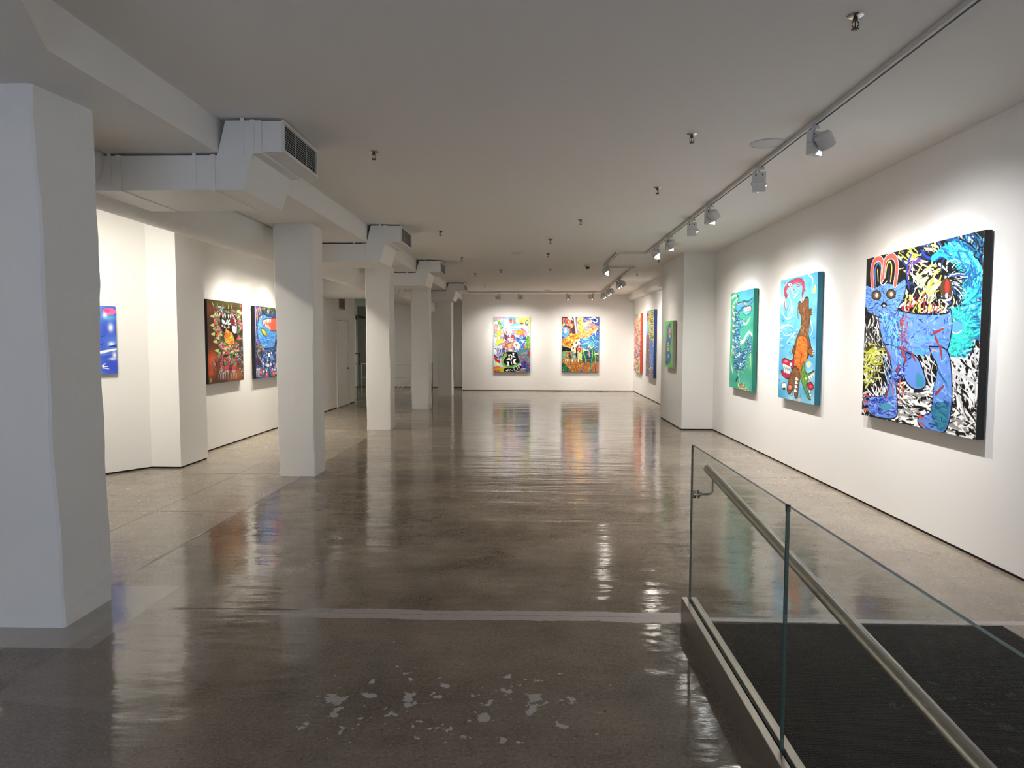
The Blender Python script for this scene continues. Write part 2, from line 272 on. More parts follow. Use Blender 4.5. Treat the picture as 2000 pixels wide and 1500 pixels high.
def art_carnival():
    c=Canvas(240,360,[(168,155),(945,155),(945,1325),(168,1325)],(200,215,225),11)
    c.soft(260,170,160,40,(190,130,215),1);c.soft(280,200,130,50,(200,150,225),.9);c.soft(560,190,160,50,(90,170,215),.9);c.soft(820,230,160,120,(215,230,100),1);c.soft(930,330,60,200,(205,225,120),.8)
    c.soft(220,350,90,130,(220,190,230),.8); c.soft(240,900,110,120,(190,190,225),.7)
    c.dabs([(170,220),(460,760)],55,34,[(225,150,200),(120,190,110),(240,225,70),(235,150,140),(245,240,235),(130,200,225),(190,140,210),(230,215,240)],(60,60,80),4,.6)
    c.poly([(245,270),(300,250),(330,320),(280,335)],(80,160,90)); c.poly([(300,390),(360,360),(370,410),(310,430)],(90,170,90))
    for p in ([(230,470),(300,450),(330,520),(260,560)],[(220,680),(290,640),(370,610),(360,680),(300,730),(230,760)]): c.poly(p,(235,220,60),(60,60,40),5)
    c.poly([(520,330),(620,300),(770,300),(800,330),(690,350),(560,350)],(110,190,220),(40,90,140),5)
    c.poly([(500,225),(560,215),(550,290),(520,290)],(215,80,70),(80,40,40),4); c.poly([(570,290),(600,200),(640,260),(640,290)],(225,120,100),(80,40,40),4)
    c.poly([(700,210),(800,210),(810,300),(740,310)],(240,220,90)); c.poly([(730,285),(805,285),(785,310),(745,310)],(150,70,40),K,4); c.line([(745,240),(770,280)],12,(220,90,50),6)
    c.line([(850,320),(860,250),(895,240),(905,290),(870,320)],20,(60,100,150),12); c.ell(880,325,26,18,(80,120,170),out=K,ow=4)
    c.poly([(500,370),(760,340),(780,360),(600,400),(500,400)],(235,240,240)); c.line([(590,370),(660,375)],7,K,5)
    c.poly([(540,390),(720,400),(760,420),(700,430),(560,420)],(110,200,225))
    c.line([(770,400),(850,450),(880,520),(840,620)],46,(205,160,230),18); c.line([(760,410),(820,450),(860,510),(850,590)],24,(190,40,80),10)
    c.poly([(585,450),(680,435),(770,435),(830,490),(835,580),(760,560),(700,530),(640,530),(590,510)],(238,130,50)); c.hatch([(640,440),(800,450),(820,560),(650,530)],30,50,12,[(245,160,70),(225,100,40),(245,190,110)],.4,.5)
    c.poly([(560,440),(620,430),(640,490),(570,500)],(225,130,190)); c.poly([(690,560),(760,540),(790,570),(730,590)],(230,110,140))
    c.dabs([(370,480),(600,640)],26,32,[(205,60,50),(245,235,230),(230,160,80),(120,150,200),(70,60,110)],(50,40,60),5,.7)
    c.dabs([(620,560),(860,920)],70,30,[(60,110,200),(90,150,220),(40,80,150),(200,220,240),(120,170,210)],(30,40,90),4,.6)
    c.dabs([(380,660),(600,900)],80,26,[(225,130,110),(240,180,150),(190,90,90),(150,110,160),(235,200,170)],(70,50,70),4,.7)
    c.poly([(470,740),(540,730),(540,820),(480,820)],(240,170,100),(120,60,40),5)
    c.ell(655,745,60,62,(240,235,225)); c.ell(655,750,26,34,(190,30,60)); c.hatch([(600,690),(710,690),(710,810),(600,810)],14,50,6,[(240,220,120),WH],0,2)
    c.dabs([(190,830),(430,1040)],80,24,[(90,110,170),(150,150,200),(190,190,220),(70,80,130),(200,170,210)],(40,40,80),4,.7)
    c.hatch([(180,830),(230,830),(230,960),(180,960)],16,50,16,[(170,220,225),(230,245,240)],1,.4)
    c.poly([(870,600),(930,580),(940,850),(860,870)],(90,150,60)); c.hatch([(870,600),(935,600),(935,860),(860,860)],30,60,10,[(120,180,80),(60,120,50),(180,200,90)],1.3,.4); c.poly([(820,780),(860,790),(850,850),(825,850)],(230,110,40))
    c.poly([(640,900),(945,840),(945,1325),(760,1325),(760,1150),(640,1030)],(85,120,135))
    for p in ([(750,960),(850,930),(940,890)],[(700,1020),(790,990)],[(740,1080),(860,1050),(880,1060)],[(910,900),(930,1010)]): c.line(p,30,(190,40,60),16)
    c.hatch([(650,930),(940,900),(940,1150),(700,1100)],40,70,9,[(120,160,170),(50,90,110),(140,190,180)],-.4,.3)
    c.poly([(760,1120),(860,1100),(850,1250),(780,1220)],(80,60,150)); c.poly([(830,1130),(870,1130),(850,1240),(830,1230)],(50,25,90)); c.line([(800,1260),(850,1250)],16,WH,8)
    c.poly([(860,1180),(940,1150),(940,1320),(860,1320)],(30,90,140)); c.hatch([(860,1100),(940,1100),(940,1320),(860,1320)],20,60,10,[(50,120,160),(80,60,150),(200,60,90)],1,.4)
    c.poly([(380,930),(640,900),(700,1040),(720,1140),(560,1200),(430,1200),(370,1120)],K)
    for p in ([(480,960),(520,960),(505,1010),(530,1060),(440,1060),(490,1020)],[(570,920),(610,925),(600,980),(640,1010),(590,1010)],[(590,1060),(650,1050),(625,1110),(660,1150),(590,1140)],[(440,1110),(500,1110),(490,1160),(510,1190),(450,1190),(470,1150)]): c.poly(p,WH)
    c.line([(530,960),(560,1000),(540,1080),(560,1160)],24,(240,240,230),14); c.ell(545,1010,10,20,(60,140,120)); c.line([(540,1060),(545,1120)],12,(190,190,230),8)
    c.line([(430,960),(370,1040),(360,1130),(430,1200),(560,1210),(680,1160),(740,1140)],64,(115,165,75),30); c.line([(420,990),(350,1110),(400,1200)],14,(160,200,110),8); c.line([(400,950),(440,990)],30,(130,180,90),16)
    c.poly([(180,1000),(240,1010),(300,1090),(290,1180),(230,1150)],(205,40,40),(60,30,30),5); c.ell(265,1050,34,26,(140,190,215),out=K,ow=5); c.poly([(205,1100),(300,1150),(290,1200),(230,1160)],(235,235,190))
    c.poly([(170,1230),(300,1200),(330,1320),(170,1325)],(225,110,40)); c.hatch([(170,1220),(330,1200),(330,1320),(170,1320)],40,50,14,[(235,190,60),(200,40,50),(230,130,60),(190,160,50)],.4,.8)
    c.poly([(300,1240),(400,1220),(390,1320),(300,1325)],(190,190,50))
    c.poly([(410,1240),(600,1230),(740,1180),(780,1260),(740,1325),(410,1325)],K)
    for p in ([(620,1300),(600,1240),(640,1210),(670,1240),(660,1290)],[(670,1280),(700,1210),(730,1230),(735,1280)],[(640,1300),(700,1310),(750,1290),(765,1240)],[(440,1300),(480,1270),(520,1310)],[(520,1270),(580,1300)]): c.line(p,14,(200,205,210),9)
    c.ell(775,1310,24,18,(220,110,70)); c.ell(455,1295,30,16,(225,225,130))
    c.hatch([(170,160),(945,160),(945,900),(170,900)],120,36,5,MC+[K],.5,1.5)
    return c
def art_volcano():
    c=Canvas(240,360,[(150,157),(938,157),(932,1325),(145,1325)],(60,100,180),13)
    c.clouds(40,110,[(50,80,170),(70,130,200),(40,60,140),(110,170,220)],.6)
    c.poly([(145,157),(400,157),(430,380),(440,500),(300,520),(150,380)],(60,40,50)); c.dabs([(150,170),(400,540)],70,36,[(190,60,60),(225,120,90),(245,225,200),(120,40,50),(235,190,90),(70,110,150)],(40,30,40),5,.5)
    c.ell(215,480,80,110,(90,150,215)); c.poly([(180,430),(230,400),(240,480),(200,500)],WH); c.line([(200,420),(180,500),(240,560)],12,(40,70,140),6)
    c.line([(405,160),(425,300),(450,480),(480,600)],34,(245,240,200),22); c.line([(430,160),(440,300),(455,420)],18,(90,140,190),8); c.line([(455,200),(470,420),(490,520)],16,(220,120,190),8,al=.5)
    c.poly([(480,157),(570,157),(600,400),(590,460),(500,470),(470,330)],(240,205,60)); c.hatch([(480,160),(570,160),(600,440),(490,460)],60,50,14,[(235,130,40),(245,225,90),(215,80,40),(250,240,170)],1.4,.5)
    c.line([(575,160),(595,300),(610,420)],16,(250,245,190),8); c.poly([(600,300),(780,230),(760,300),(700,340),(620,420)],(235,215,140)); c.poly([(610,390),(690,330),(700,350),(640,430)],(110,150,180))
    c.poly([(700,400),(800,350),(880,340),(925,380),(890,440),(800,500),(700,590),(560,600),(560,480)],(235,150,70)); c.hatch([(700,380),(920,360),(880,450),(700,590),(560,600),(560,470)],110,50,15,[(240,190,80),(215,70,50),(245,225,140),(235,120,50),(230,140,150)],-.6,.5)
    c.hatch([(720,290),(860,320),(800,350),(720,350)],20,50,14,[(225,120,150),(240,170,190)],.3,.4)
    c.line([(930,390),(850,480),(760,560),(640,620)],10,(190,225,240),8); c.line([(850,460),(860,560)],26,(220,235,245),10)
    c.ell(850,220,70,55,(60,90,170)); c.line([(760,200),(830,180),(900,230),(860,280),(800,250)],28,(235,240,245),18); c.ell(850,222,20,18,K); c.line([(600,190),(640,230),(720,230)],30,(190,130,120),16); c.line([(720,190),(760,230)],14,WH,8)
    c.poly([(150,640),(250,580),(420,510),(540,500),(530,620),(420,700),(330,820),(260,800),(160,760)],(225,150,50)); c.hatch([(150,640),(300,570),(520,510),(520,640),(330,810),(180,760)],150,48,14,[(235,180,60),(190,90,30),(240,215,110),(215,110,40),(140,70,40)],-.5,.6)
    c.poly([(540,640),(620,600),(760,600),(930,560),(930,1000),(760,1100),(600,950),(540,760)],(60,120,180)); c.hatch([(540,620),(930,580),(930,950),(600,950)],90,90,14,[(100,170,215),(40,80,150),(150,205,230),(50,130,150)],.2,.4)
    c.line([(520,660),(545,760),(580,830)],12,(30,60,90),8)
    c.poly([(150,790),(330,830),(320,880),(150,890)],K)
    c.poly([(430,650),(520,640),(550,800),(560,920),(480,920),(360,900),(340,820),(400,740)],(235,215,200)); c.dabs([(340,680),(560,920)],40,22,[(230,150,150),(245,235,220),(200,190,120),(70,60,60),(240,200,120)],(60,50,50),4,.5)
    c.ell(515,850,42,42,(205,30,40)); c.ell(505,860,14,18,(240,190,60)); c.line([(455,820),(450,960),(460,1060)],22,K,14)
    c.poly([(145,900),(330,880),(420,950),(440,1060),(200,1060),(145,1060)],(110,150,110)); c.ell(300,970,70,70,(190,140,60),out=K,ow=6); c.ell(315,990,36,44,(50,60,110)); c.ell(300,930,24,24,(150,40,40)); c.poly([(480,930),(570,930),(590,1050),(490,1060)],(190,200,110),K,5); c.ell(405,1000,40,50,(130,170,150),out=K,ow=5)
    c.poly([(145,1050),(300,1050),(600,1060),(620,1120),(560,1290),(330,1325),(260,1240),(160,1140)],(165,105,45)); c.hatch([(180,1060),(600,1070),(560,1300),(330,1310)],90,40,11,[(130,75,30),(205,150,80),(100,60,30),(180,120,60)],.3,1)
    c.poly([(145,1130),(260,1210),(330,1325),(145,1325)],(30,85,55)); c.hatch([(145,1130),(300,1260),(300,1320),(145,1320)],50,50,10,[(20,60,40),(70,140,80),(40,110,70)],.8,.5)
    for x in (220,260,295,365,425,495,550): c.poly([(x-10,1060),(x+10,1060),(x+2,1115)],WH)
    c.ell(580,1050,18,14,WH)
    c.poly([(590,900),(660,880),(830,860),(920,960),(930,1120),(600,1120)],(35,75,95)); c.dabs([(680,920),(760,1080)],14,22,[(40,120,140),(30,60,90),(90,150,170)],K,4,.4)
    for p in ([(590,880),(620,960),(650,1060),(640,1180),(590,1300)],[(790,830),(800,960),(780,1100),(770,1320)],[(850,950),(860,1060),(850,1200),(840,1325)]): c.line(p,46,(50,120,50),30); c.line(p,14,(130,190,90),8)
    for p in ([(600,880),(660,850),(720,880)],[(700,800),(730,760),(760,810),(800,800),(830,770)],[(850,950),(880,930),(920,950)],[(600,830),(640,870)]): c.line(p,34,(205,225,120),16)
    c.line([(725,900),(730,1000)],26,(235,140,150),16); c.line([(905,1000),(908,1060)],20,(220,90,90),12)
    c.poly([(650,1140),(740,1120),(720,1320),(600,1325)],(180,105,50)); c.poly([(800,1110),(850,1110),(840,1320),(790,1320)],(175,100,55)); c.poly([(880,1120),(935,1120),(930,1325),(885,1325)],(180,110,70)); c.hatch([(620,1130),(930,1120),(930,1320),(600,1320)],40,50,9,[(120,65,30),(205,140,90)],1.4,.3)
    c.hatch([(150,160),(938,160),(938,1320),(150,1320)],160,34,5,[(250,240,200),K,(240,190,80),(40,60,120)],.5,1.4)
    return c
def art_crowd():
    q=[(105,215),(222,205),(214,1310),(98,1290)]
    c=Canvas(150,230,q,(225,170,140),17)
    c.soft(140,240,30,40,(110,150,200),1); c.soft(200,260,20,50,(245,240,190),1); c.poly([(200,210),(225,205),(225,240),(200,240)],(240,225,80)); 
    c.dabs([(105,320),(222,1000)],150,14,[(215,60,70),(235,120,110),(240,200,90),(225,130,160),(245,225,200),(120,130,170),(230,90,60),(180,60,80)],(60,40,60),4,.5)
    c.soft(205,400,20,60,(240,220,110),.7); c.dabs([(100,900),(215,1000)],16,14,[(70,80,140),(150,160,210),(190,90,120)],K,4,.5)
    c.dabs([(100,1000),(215,1300)],60,15,[(225,70,50),(240,200,80),(120,160,70),(60,80,130),(235,230,210),(200,90,60)],(50,40,50),4,.6)
    c.poly([(195,1150),(215,1150),(213,1300),(195,1290)],(130,190,90)); return c
def art_totem():
    q=[(345,190),(478,135),(468,1395),(340,1355)]
    c=Canvas(150,230,q,(90,150,200),19)
    c.soft(370,220,60,50,(160,190,230),.9); c.soft(360,480,30,150,(150,205,235),.9); c.ell(368,300,26,70,(225,100,60)); c.ell(365,250,22,30,(130,70,60))
    c.poly([(395,220),(440,150),(470,180),(468,900),(420,900),(400,600),(380,400)],(190,205,110)); c.dabs([(390,200),(470,760)],70,16,[(215,220,110),(240,230,120),(130,170,90),(70,120,80),(235,170,80),(225,225,190)],K,5,.6)
    for y in range(180,620,44): c.ell(443,y,17,16,(235,235,200),out=K,ow=7)
    c.line([(402,480),(408,600),(400,720)],18,(235,190,60),12)
    c.poly([(340,700),(395,640),(400,900),(395,1360),(342,1355)],(130,80,90)); c.dabs([(345,760),(395,1350)],50,13,[(150,60,70),(190,130,120),(80,60,90),(200,150,120)],K,4,.6)
    c.poly([(410,740),(465,760),(468,1150),(440,1180),(400,1150)],(65,115,195)); c.hatch([(405,740),(468,760),(465,1200),(400,1150)],60,60,9,[(90,150,220),(40,80,160),(150,190,225)],1.4,.4)
    c.dabs([(400,1180),(468,1390)],40,14,[(190,150,110),(220,200,170),(90,100,80),(170,100,90)],K,4,.6); c.soft(342,1250,16,120,(60,150,190),.9); return c
def art_swimmer():
    q=[(668,355),(845,340),(830,1205),(657,1188)]
    c=Canvas(150,190,q,(95,195,95),23); c.clouds(25,50,[(120,215,110),(80,175,85),(110,205,100)],.6); c.line([(830,540),(800,780),(790,850),(820,950)],22,(150,235,110),10); c.line([(690,430),(680,600)],10,(140,225,130),6)
    B=(65,110,180);D=(25,45,110)
    c.poly([(770,395),(785,410),(790,480),(800,600),(812,600),(805,690),(780,760),(760,790),(770,900),(790,960),(795,1030),(770,1110),(720,1150),(695,1130),(690,1000),(690,800),(700,700),(715,560),(720,450),(745,430)],B,D,9)
    c.hatch([(700,620),(800,640),(780,1080),(700,1100)],60,60,9,[(90,140,205),(45,80,150),(60,70,140)],1.4,.3)
    c.line([(735,440),(725,500)],14,(200,225,240),8); c.poly([(750,480),(785,470),(795,560),(770,600),(740,600)],(215,150,150),D,5); c.dabs([(755,490),(790,640)],10,14,[(225,90,90),(240,210,200),(220,160,120)],D,4,.5)
    c.ell(770,630,18,26,(225,225,150)); c.ell(735,790,24,50,(235,205,140)); c.line([(715,775),(760,770)],14,(90,40,30),10); c.line([(715,815),(758,825)],14,(90,40,30),10); c.ell(735,870,22,34,(235,195,150)); c.ell(742,985,12,34,(160,225,190)); c.ell(710,1110,24,40,(70,70,90)); c.line([(795,600),(808,640)],14,(25,50,60),10); c.ell(712,940,14,40,(110,80,150)); return c
def art_beast():
    c=Canvas(300,400,[(85,108),(598,168),(622,1290),(115,1350)],(70,42,22),29)
    c.soft(140,250,90,110,(125,60,25),.9); c.soft(350,160,240,60,(80,85,35),.9); c.soft(150,700,80,120,(80,35,15),.9); c.soft(170,1000,110,170,(225,90,30),1); c.soft(150,1180,70,90,(200,80,25),.9); c.soft(560,220,50,60,(70,80,50),.8); c.soft(575,200,16,36,(215,110,80),.8); c.soft(540,1200,110,130,(190,100,35),.8); c.soft(420,1180,60,180,(150,85,35),.8); c.soft(240,220,60,60,(90,100,60),.8)
    c.line([(165,160),(185,210),(190,260)],14,(205,205,140),5); 
    for x,y in ((240,150),(315,180),(350,180),(398,170),(440,180)): c.line([(x+(-4),y+90),(x,y+40),(x,y)],16,(190,195,120),3)
    body=[(200,320),(300,260),(480,260),(520,330),(560,330),(580,520),(575,660),(560,820),(520,900),(510,1080),(440,1130),(350,1090),(300,1000),(270,860),(220,700),(190,500)]
    c.poly(body,(60,70,50),K,10)
    c.dabs([(200,270),(560,340)],60,20,[(200,50,80),(80,130,80),(225,110,120),(60,90,60)],K,4,.6)
    pat=[(215,65,95),(95,165,100),(235,130,140),(65,120,75),(215,65,85),(180,205,130)]
    for x0,y0,x1,y1,n in ((195,340,260,560,36),(210,540,300,760,40),(540,280,580,700,40),(260,750,560,960,110),(300,940,520,1060,60)): c.dabs([(x0,y0),(x1,y1)],n,22,pat,K,4,.45)
    c.poly([(275,340),(430,320),(500,370),(525,520),(520,660),(470,700),(340,650),(300,560),(270,450)],(20,14,12))
    c.poly([(440,380),(490,370),(500,470),(480,560),(440,540)],(100,25,30))
    c.line([(450,320),(490,400),(515,520),(500,600)],34,(215,130,150),26); c.hatch([(450,320),(510,330),(530,600),(490,600)],26,26,4,[K,WH],.2,.4)
    c.poly([(450,500),(500,500),(520,590),(480,610),(455,570)],(205,190,205),K,6)
    c.dabs([(240,220),(320,290)],14,18,[(200,200,195),(150,150,150)],K,4,.8)
    c.dabs([(305,400),(420,520)],16,18,[(225,225,222),(190,190,200)],K,4,.7); c.poly([(305,400),(350,430),(345,470),(310,460)],WH,K,5)
    c.poly([(365,530),(400,570),(450,600),(490,740),(430,775),(360,750),(335,660),(350,600)],(235,155,45),K,6); c.dabs([(350,600),(470,750)],30,16,[(245,190,80),(225,120,40),(200,90,60),(245,215,110)],(110,50,20),4,.7)
    for x in (320,350,400,430): c.poly([(x-13,335),(x+13,335),(x,400)],(235,235,215),K,4)
    for x in (205,240,275,345): c.poly([(x-9,310),(x+9,310),(x,370)],(225,225,200),K,4)
    for x,y in ((430,440),(320,590),(390,560)): c.line([(x,y+40),(x+5,y)],14,(215,205,110),4)
    for x,y in ((165,350),(165,480),(175,610),(205,720),(230,850)): c.poly([(x-35,y+10),(x+25,y-20),(x+25,y+35)],(205,205,110),K,5)
    c.line([(262,370),(275,440)],14,(220,200,80),6); c.line([(265,520),(280,580)],14,(200,180,80),6)
    c.line([(200,1010),(230,1060),(240,1100)],50,(60,35,30),30); c.line([(270,970),(190,1010),(170,1060),(200,1140)],30,(110,90,100),12); c.line([(185,1000),(215,1080),(200,1140)],12,(205,190,215),6)
    for x0,x1 in ((350,300),(385,370),(480,485)):
        c.line([(x0,940),((x0+x1)/2,1060),(x1,1160)],62,K,52); c.dabs([(min(x0,x1)-22,960),(max(x0,x1)+22,1150)],24,20,[(205,60,85),(90,150,90),(220,110,120),(200,60,75)],K,4,.6)
        for d in (-40,-16,8,30): c.line([(x1+d*.5,1150),(x1+d,1210),(x1+d*1.05,1280)],11,(225,220,225),4)
    c.line([(600,800),(560,880),(550,960),(545,1020),(590,1100),(600,1200)],60,(60,60,62),40); c.hatch([(540,830),(615,800),(620,1240),(580,1240),(540,1000)],90,26,5,[(190,195,195),K,(110,115,120),(225,225,225)],1,1)
    c.line([(300,960),(210,1100),(180,1250)],14,K,8); c.line([(450,930),(420,1050),(415,1250)],14,K,8); c.ell(145,1290,18,32,(150,145,90)); c.soft(595,680,20,50,(150,170,140),.6)
    return c
def art_bird():
    c=Canvas(300,400,[(830,205),(1340,262),(1368,1195),(848,1250)],(40,60,110),31)
    c.clouds(40,70,[(40,70,130),(30,40,80),(110,100,160),(50,90,150)],.7)
    c.line([(845,230),(850,500),(860,700)],26,(170,150,205),14); c.line([(870,260),(875,420)],16,(220,215,235),8); c.dabs([(980,210),(1340,330)],50,24,[(60,60,30),(120,120,60),(180,190,200),(60,80,50)],K,4,.4)
    for x,y,x2,y2 in ((880,290,890,400),(900,250,930,340),(950,250,960,330),(870,350,885,440),(930,235,945,300)): c.line([(x,y),(x2,y2)],24,(225,150,70),8)
    c.hatch([(850,450),(1300,450),(1300,1200),(850,1240)],320,44,8,[(50,100,180),(110,170,225),K,(30,60,120),(190,215,235),(120,100,160)],.8,1)
    c.poly([(900,420),(940,350),(1010,330),(1080,360),(1180,380),(1240,560),(1220,760),(1140,800),(1000,800),(930,720),(885,600)],(75,145,215),K,8)
    c.hatch([(900,420),(960,350),(1200,400),(1240,600),(1200,780),(980,790),(900,620)],260,34,8,[(110,185,235),(40,90,170),(150,205,240),(60,120,200),(25,50,100)],flow=lambda x,y:math.atan2(y-560,x-1060)+1.6,jit=.5)
    c.poly([(975,420),(1110,390),(1300,400),(1290,540),(1160,560),(1090,520),(1010,470)],(230,90,70),K,7); c.teeth([(985,420),(1010,416),(1035,410),(1060,405),(1090,400),(1120,398),(1150,398)],(4,60),3,(245,200,190),(120,30,40)); c.teeth([(1030,490),(1055,505),(1080,520),(1110,535),(1140,550)],(8,-55),3,(240,190,180),(120,30,40))
    c.ell(958,370,22,20,(225,220,160),out=K,ow=5); c.ell(1015,580,74,34,(160,160,50),rot=.7,out=K,ow=8); c.ell(1005,570,40,14,(205,200,90),rot=.7)
    c.line([(890,720),(940,780),(1000,830),(1050,860)],44,(130,95,150),30); c.teeth([(910,730),(935,755),(960,775),(985,795),(1010,815)],(20,60),3,(215,170,215),K)
    c.ell(915,820,26,50,(110,110,50),rot=-.3,out=K,ow=5); c.dabs([(860,760),(960,960)],30,22,[(60,50,60),(150,150,150),(120,90,130),(160,140,60)],K,4,.6)
    c.poly([(860,950),(930,960),(925,1050),(870,1030)],(70,35,50)); c.dabs([(960,860),(1330,1180)],90,24,[(60,110,180),(110,160,215),(40,70,130),(225,225,235),(170,120,190)],K,4,.6)
    c.ell(1085,1050,34,30,(225,230,235),out=K,ow=6); c.ell(1110,900,24,34,(230,230,235),out=K,ow=5)
    for d in (0,18,36,54): c.line([(870+d,1090),(858+d,1150),(862+d,1220)],13,(225,220,225),5)
    for x,y in ((948,1155),(1065,1185),(1200,1170)): c.ell(x,y,30,36,(215,95,90),out=(120,40,50),ow=5); c.ell(x-4,y-6,10,12,(240,190,170))
    return c
def art_sky():
    c=Canvas(240,320,[(-330,187),(205,187),(222,1305),(-330,1305)],(70,100,205),37)
    c.clouds(30,110,[(80,120,215),(50,70,190),(130,170,230),(60,90,210)],.7)
    c.soft(150,240,70,40,(50,60,170),.6); c.ell(145,270,62,58,(240,110,175)); c.ell(120,265,26,34,(225,80,140)); c.soft(140,370,80,50,(110,180,215),.9)
    for x,y,rx,ry in ((155,530,30,80),(160,800,32,40),(190,990,24,70),(100,330,26,50),(170,1050,40,26),(-80,560,70,60),(-200,800,60,90),(-30,420,50,40)): c.soft(x,y,rx,ry,(245,248,255),1)
    c.line([(60,940),(130,915),(210,890)],46,(240,245,252),26); c.poly([(130,850),(180,820),(215,810),(215,860)],(40,60,180)); c.soft(140,1200,140,120,(55,75,205),.8)
    for a in ((70,1170,100,1130),(76,1180,125,1180),(76,1200,135,1222)): c.line([(a[0],a[1]),(a[2],a[3])],20,WH,12)
    for x,y in ((100,665),(90,795)): c.line([(x-30,y+12),(x,y)],14,(30,40,110),8)
    c.ell(-100,1000,70,90,(235,150,190)); c.ell(-200,350,60,70,(245,225,120)); c.line([(-200,600),(-120,700),(-20,650)],30,(40,50,150),16)
    return c
# ---------------------------------------------------------------- shader helper: arithmetic on sockets
class S:
    def __init__(s,t,k): s.t=t; s.k=k
    def _m(s,op,*a,clamp=False):
        n=s.t.nodes.new('ShaderNodeMath'); n.operation=op; n.use_clamp=clamp
        for i,x in enumerate((s,)+a):
            if isinstance(x,S): s.t.links.new(x.k,n.inputs[i])
            else: n.inputs[i].default_value=x
        return S(s.t,n.outputs[0])
    def __add__(s,o): return s._m('ADD',o)
    def __sub__(s,o): return s._m('SUBTRACT',o)
    def __mul__(s,o): return s._m('MULTIPLY',o)
    def max(s,o): return s._m('MAXIMUM',o)
    def min(s,o): return s._m('MINIMUM',o)
    def abs(s): return s._m('ABSOLUTE')
    def ss(s,a,b):
        n=s.t.nodes.new('ShaderNodeMapRange'); n.interpolation_type='SMOOTHSTEP'; s.t.links.new(s.k,n.inputs[0]); n.inputs[1].default_value=a; n.inputs[2].default_value=b
        return S(s.t,n.outputs[0])
    def inv(s): return s*-1+1
def noise(t,vec,scale,detail=3,rough=.55,sc=(1,1,1),typ='n',off=(0,0,0)):
    mp=t.nodes.new('ShaderNodeMapping'); mp.inputs['Scale'].default_value=sc; mp.inputs['Location'].default_value=off; t.links.new(vec,mp.inputs[0])
    if typ=='n':
        n=t.nodes.new('ShaderNodeTexNoise'); n.inputs['Scale'].default_value=scale; n.inputs['Detail'].default_value=detail; n.inputs['Roughness'].default_value=rough
        t.links.new(mp.outputs[0],n.inputs['Vector']); return S(t,n.outputs['Fac'])
    n=t.nodes.new('ShaderNodeTexVoronoi'); n.inputs['Scale'].default_value=scale; n.feature=typ; t.links.new(mp.outputs[0],n.inputs['Vector']); return S(t,n.outputs['Distance'])
def mixc(t,f,a,b):
    n=t.nodes.new('ShaderNodeMix'); n.data_type='RGBA'
    t.links.new(f.k,n.inputs[0])
    for i,x in ((6,a),(7,b)):
        if isinstance(x,tuple): n.inputs[i].default_value=(*x[:3],1)
        else: t.links.new(x,n.inputs[i])
    return n.outputs[2]
def pmat(name,col,rough=.5,metal=0,spec=.5,bump=None,emit=None):
    m=bpy.data.materials.new(name); m.use_nodes=True; t=m.node_tree; b=t.nodes['Principled BSDF']
    b.inputs['Base Color'].default_value=(*col,1); b.inputs['Roughness'].default_value=rough; b.inputs['Metallic'].default_value=metal; b.inputs['Specular IOR Level'].default_value=spec
    if bump:
        g=t.nodes.new('ShaderNodeNewGeometry'); h=noise(t,g.outputs['Position'],bump[0],3,sc=bump[3] if len(bump)>3 else (1,1,1))
        bn=t.nodes.new('ShaderNodeBump'); bn.inputs['Distance'].default_value=bump[1]; bn.inputs['Strength'].default_value=bump[2]; t.links.new(h.k,bn.inputs['Height']); t.links.new(bn.outputs[0],b.inputs['Normal'])
    if emit: b.inputs['Emission Color'].default_value=(*emit[0],1); b.inputs['Emission Strength'].default_value=emit[1]
    return m
M={}
M['wall']=pmat('wall_paint',(.86,.845,.815),.6,spec=.3,bump=(1.2,.004,.5))
M['ceiling']=pmat('ceiling_paint',(.90,.875,.84),.7,spec=.2,bump=(.8,.006,.4))
M['column']=pmat('column_paint',(.86,.845,.81),.55,spec=.3,bump=(9,.006,.8,(1,1,.35)))
M['duct']=pmat('duct_paint',(.84,.83,.80),.45,spec=.4,bump=(3,.002,.5))
M['spiral']=pmat('spiral_duct_paint',(.84,.83,.80),.45,spec=.4); _t=M['spiral'].node_tree; _w=_t.nodes.new('ShaderNodeTexWave'); _w.bands_direction='Y'; _w.inputs['Scale'].default_value=2.6; _w.inputs['Distortion'].default_value=.15; _g=_t.nodes.new('ShaderNodeNewGeometry'); _t.links.new(_g.outputs['Position'],_w.inputs[0]); _b=_t.nodes.new('ShaderNodeBump'); _b.inputs['Distance'].default_value=.004; _b.inputs['Strength'].default_value=.35; _h=S(_t,_w.outputs['Fac']).ss(.9,1.0); _t.links.new(_h.k,_b.inputs['Height']); _t.links.new(_b.outputs[0],_t.nodes['Principled BSDF'].inputs['Normal'])
M['dark']=pmat('reveal_dark',(.02,.018,.016),.8)
M['track']=pmat('track_white',(.62,.61,.58),.4)
M['fixture']=pmat('fixture_white',(.60,.59,.57),.4)
M['steel']=pmat('brushed_steel',(.50,.47,.43),.26,1,bump=(60,.0006,.5,(1,.02,1)))
M['shoe']=pmat('satin_shoe',(.42,.385,.34),.32,.85,bump=(40,.0006,.4,(1,.02,1)))
M['chrome']=pmat('chrome',(.75,.74,.72),.12,1)
M['bronze']=pmat('dark_bronze',(.06,.035,.025),.35,.7)
M['black']=pmat('black_gloss',(.01,.01,.01),.12)
M['slat']=pmat('slat_white',(.62,.61,.60),.4)
M['lens']=pmat('lamp_lens',(1,1,1),.3,emit=((1,.95,.86),14))
M['rubber']=pmat('rubber',(.015,.015,.015),.6)
M['white_metal']=pmat('white_metal',(.75,.74,.72),.35)
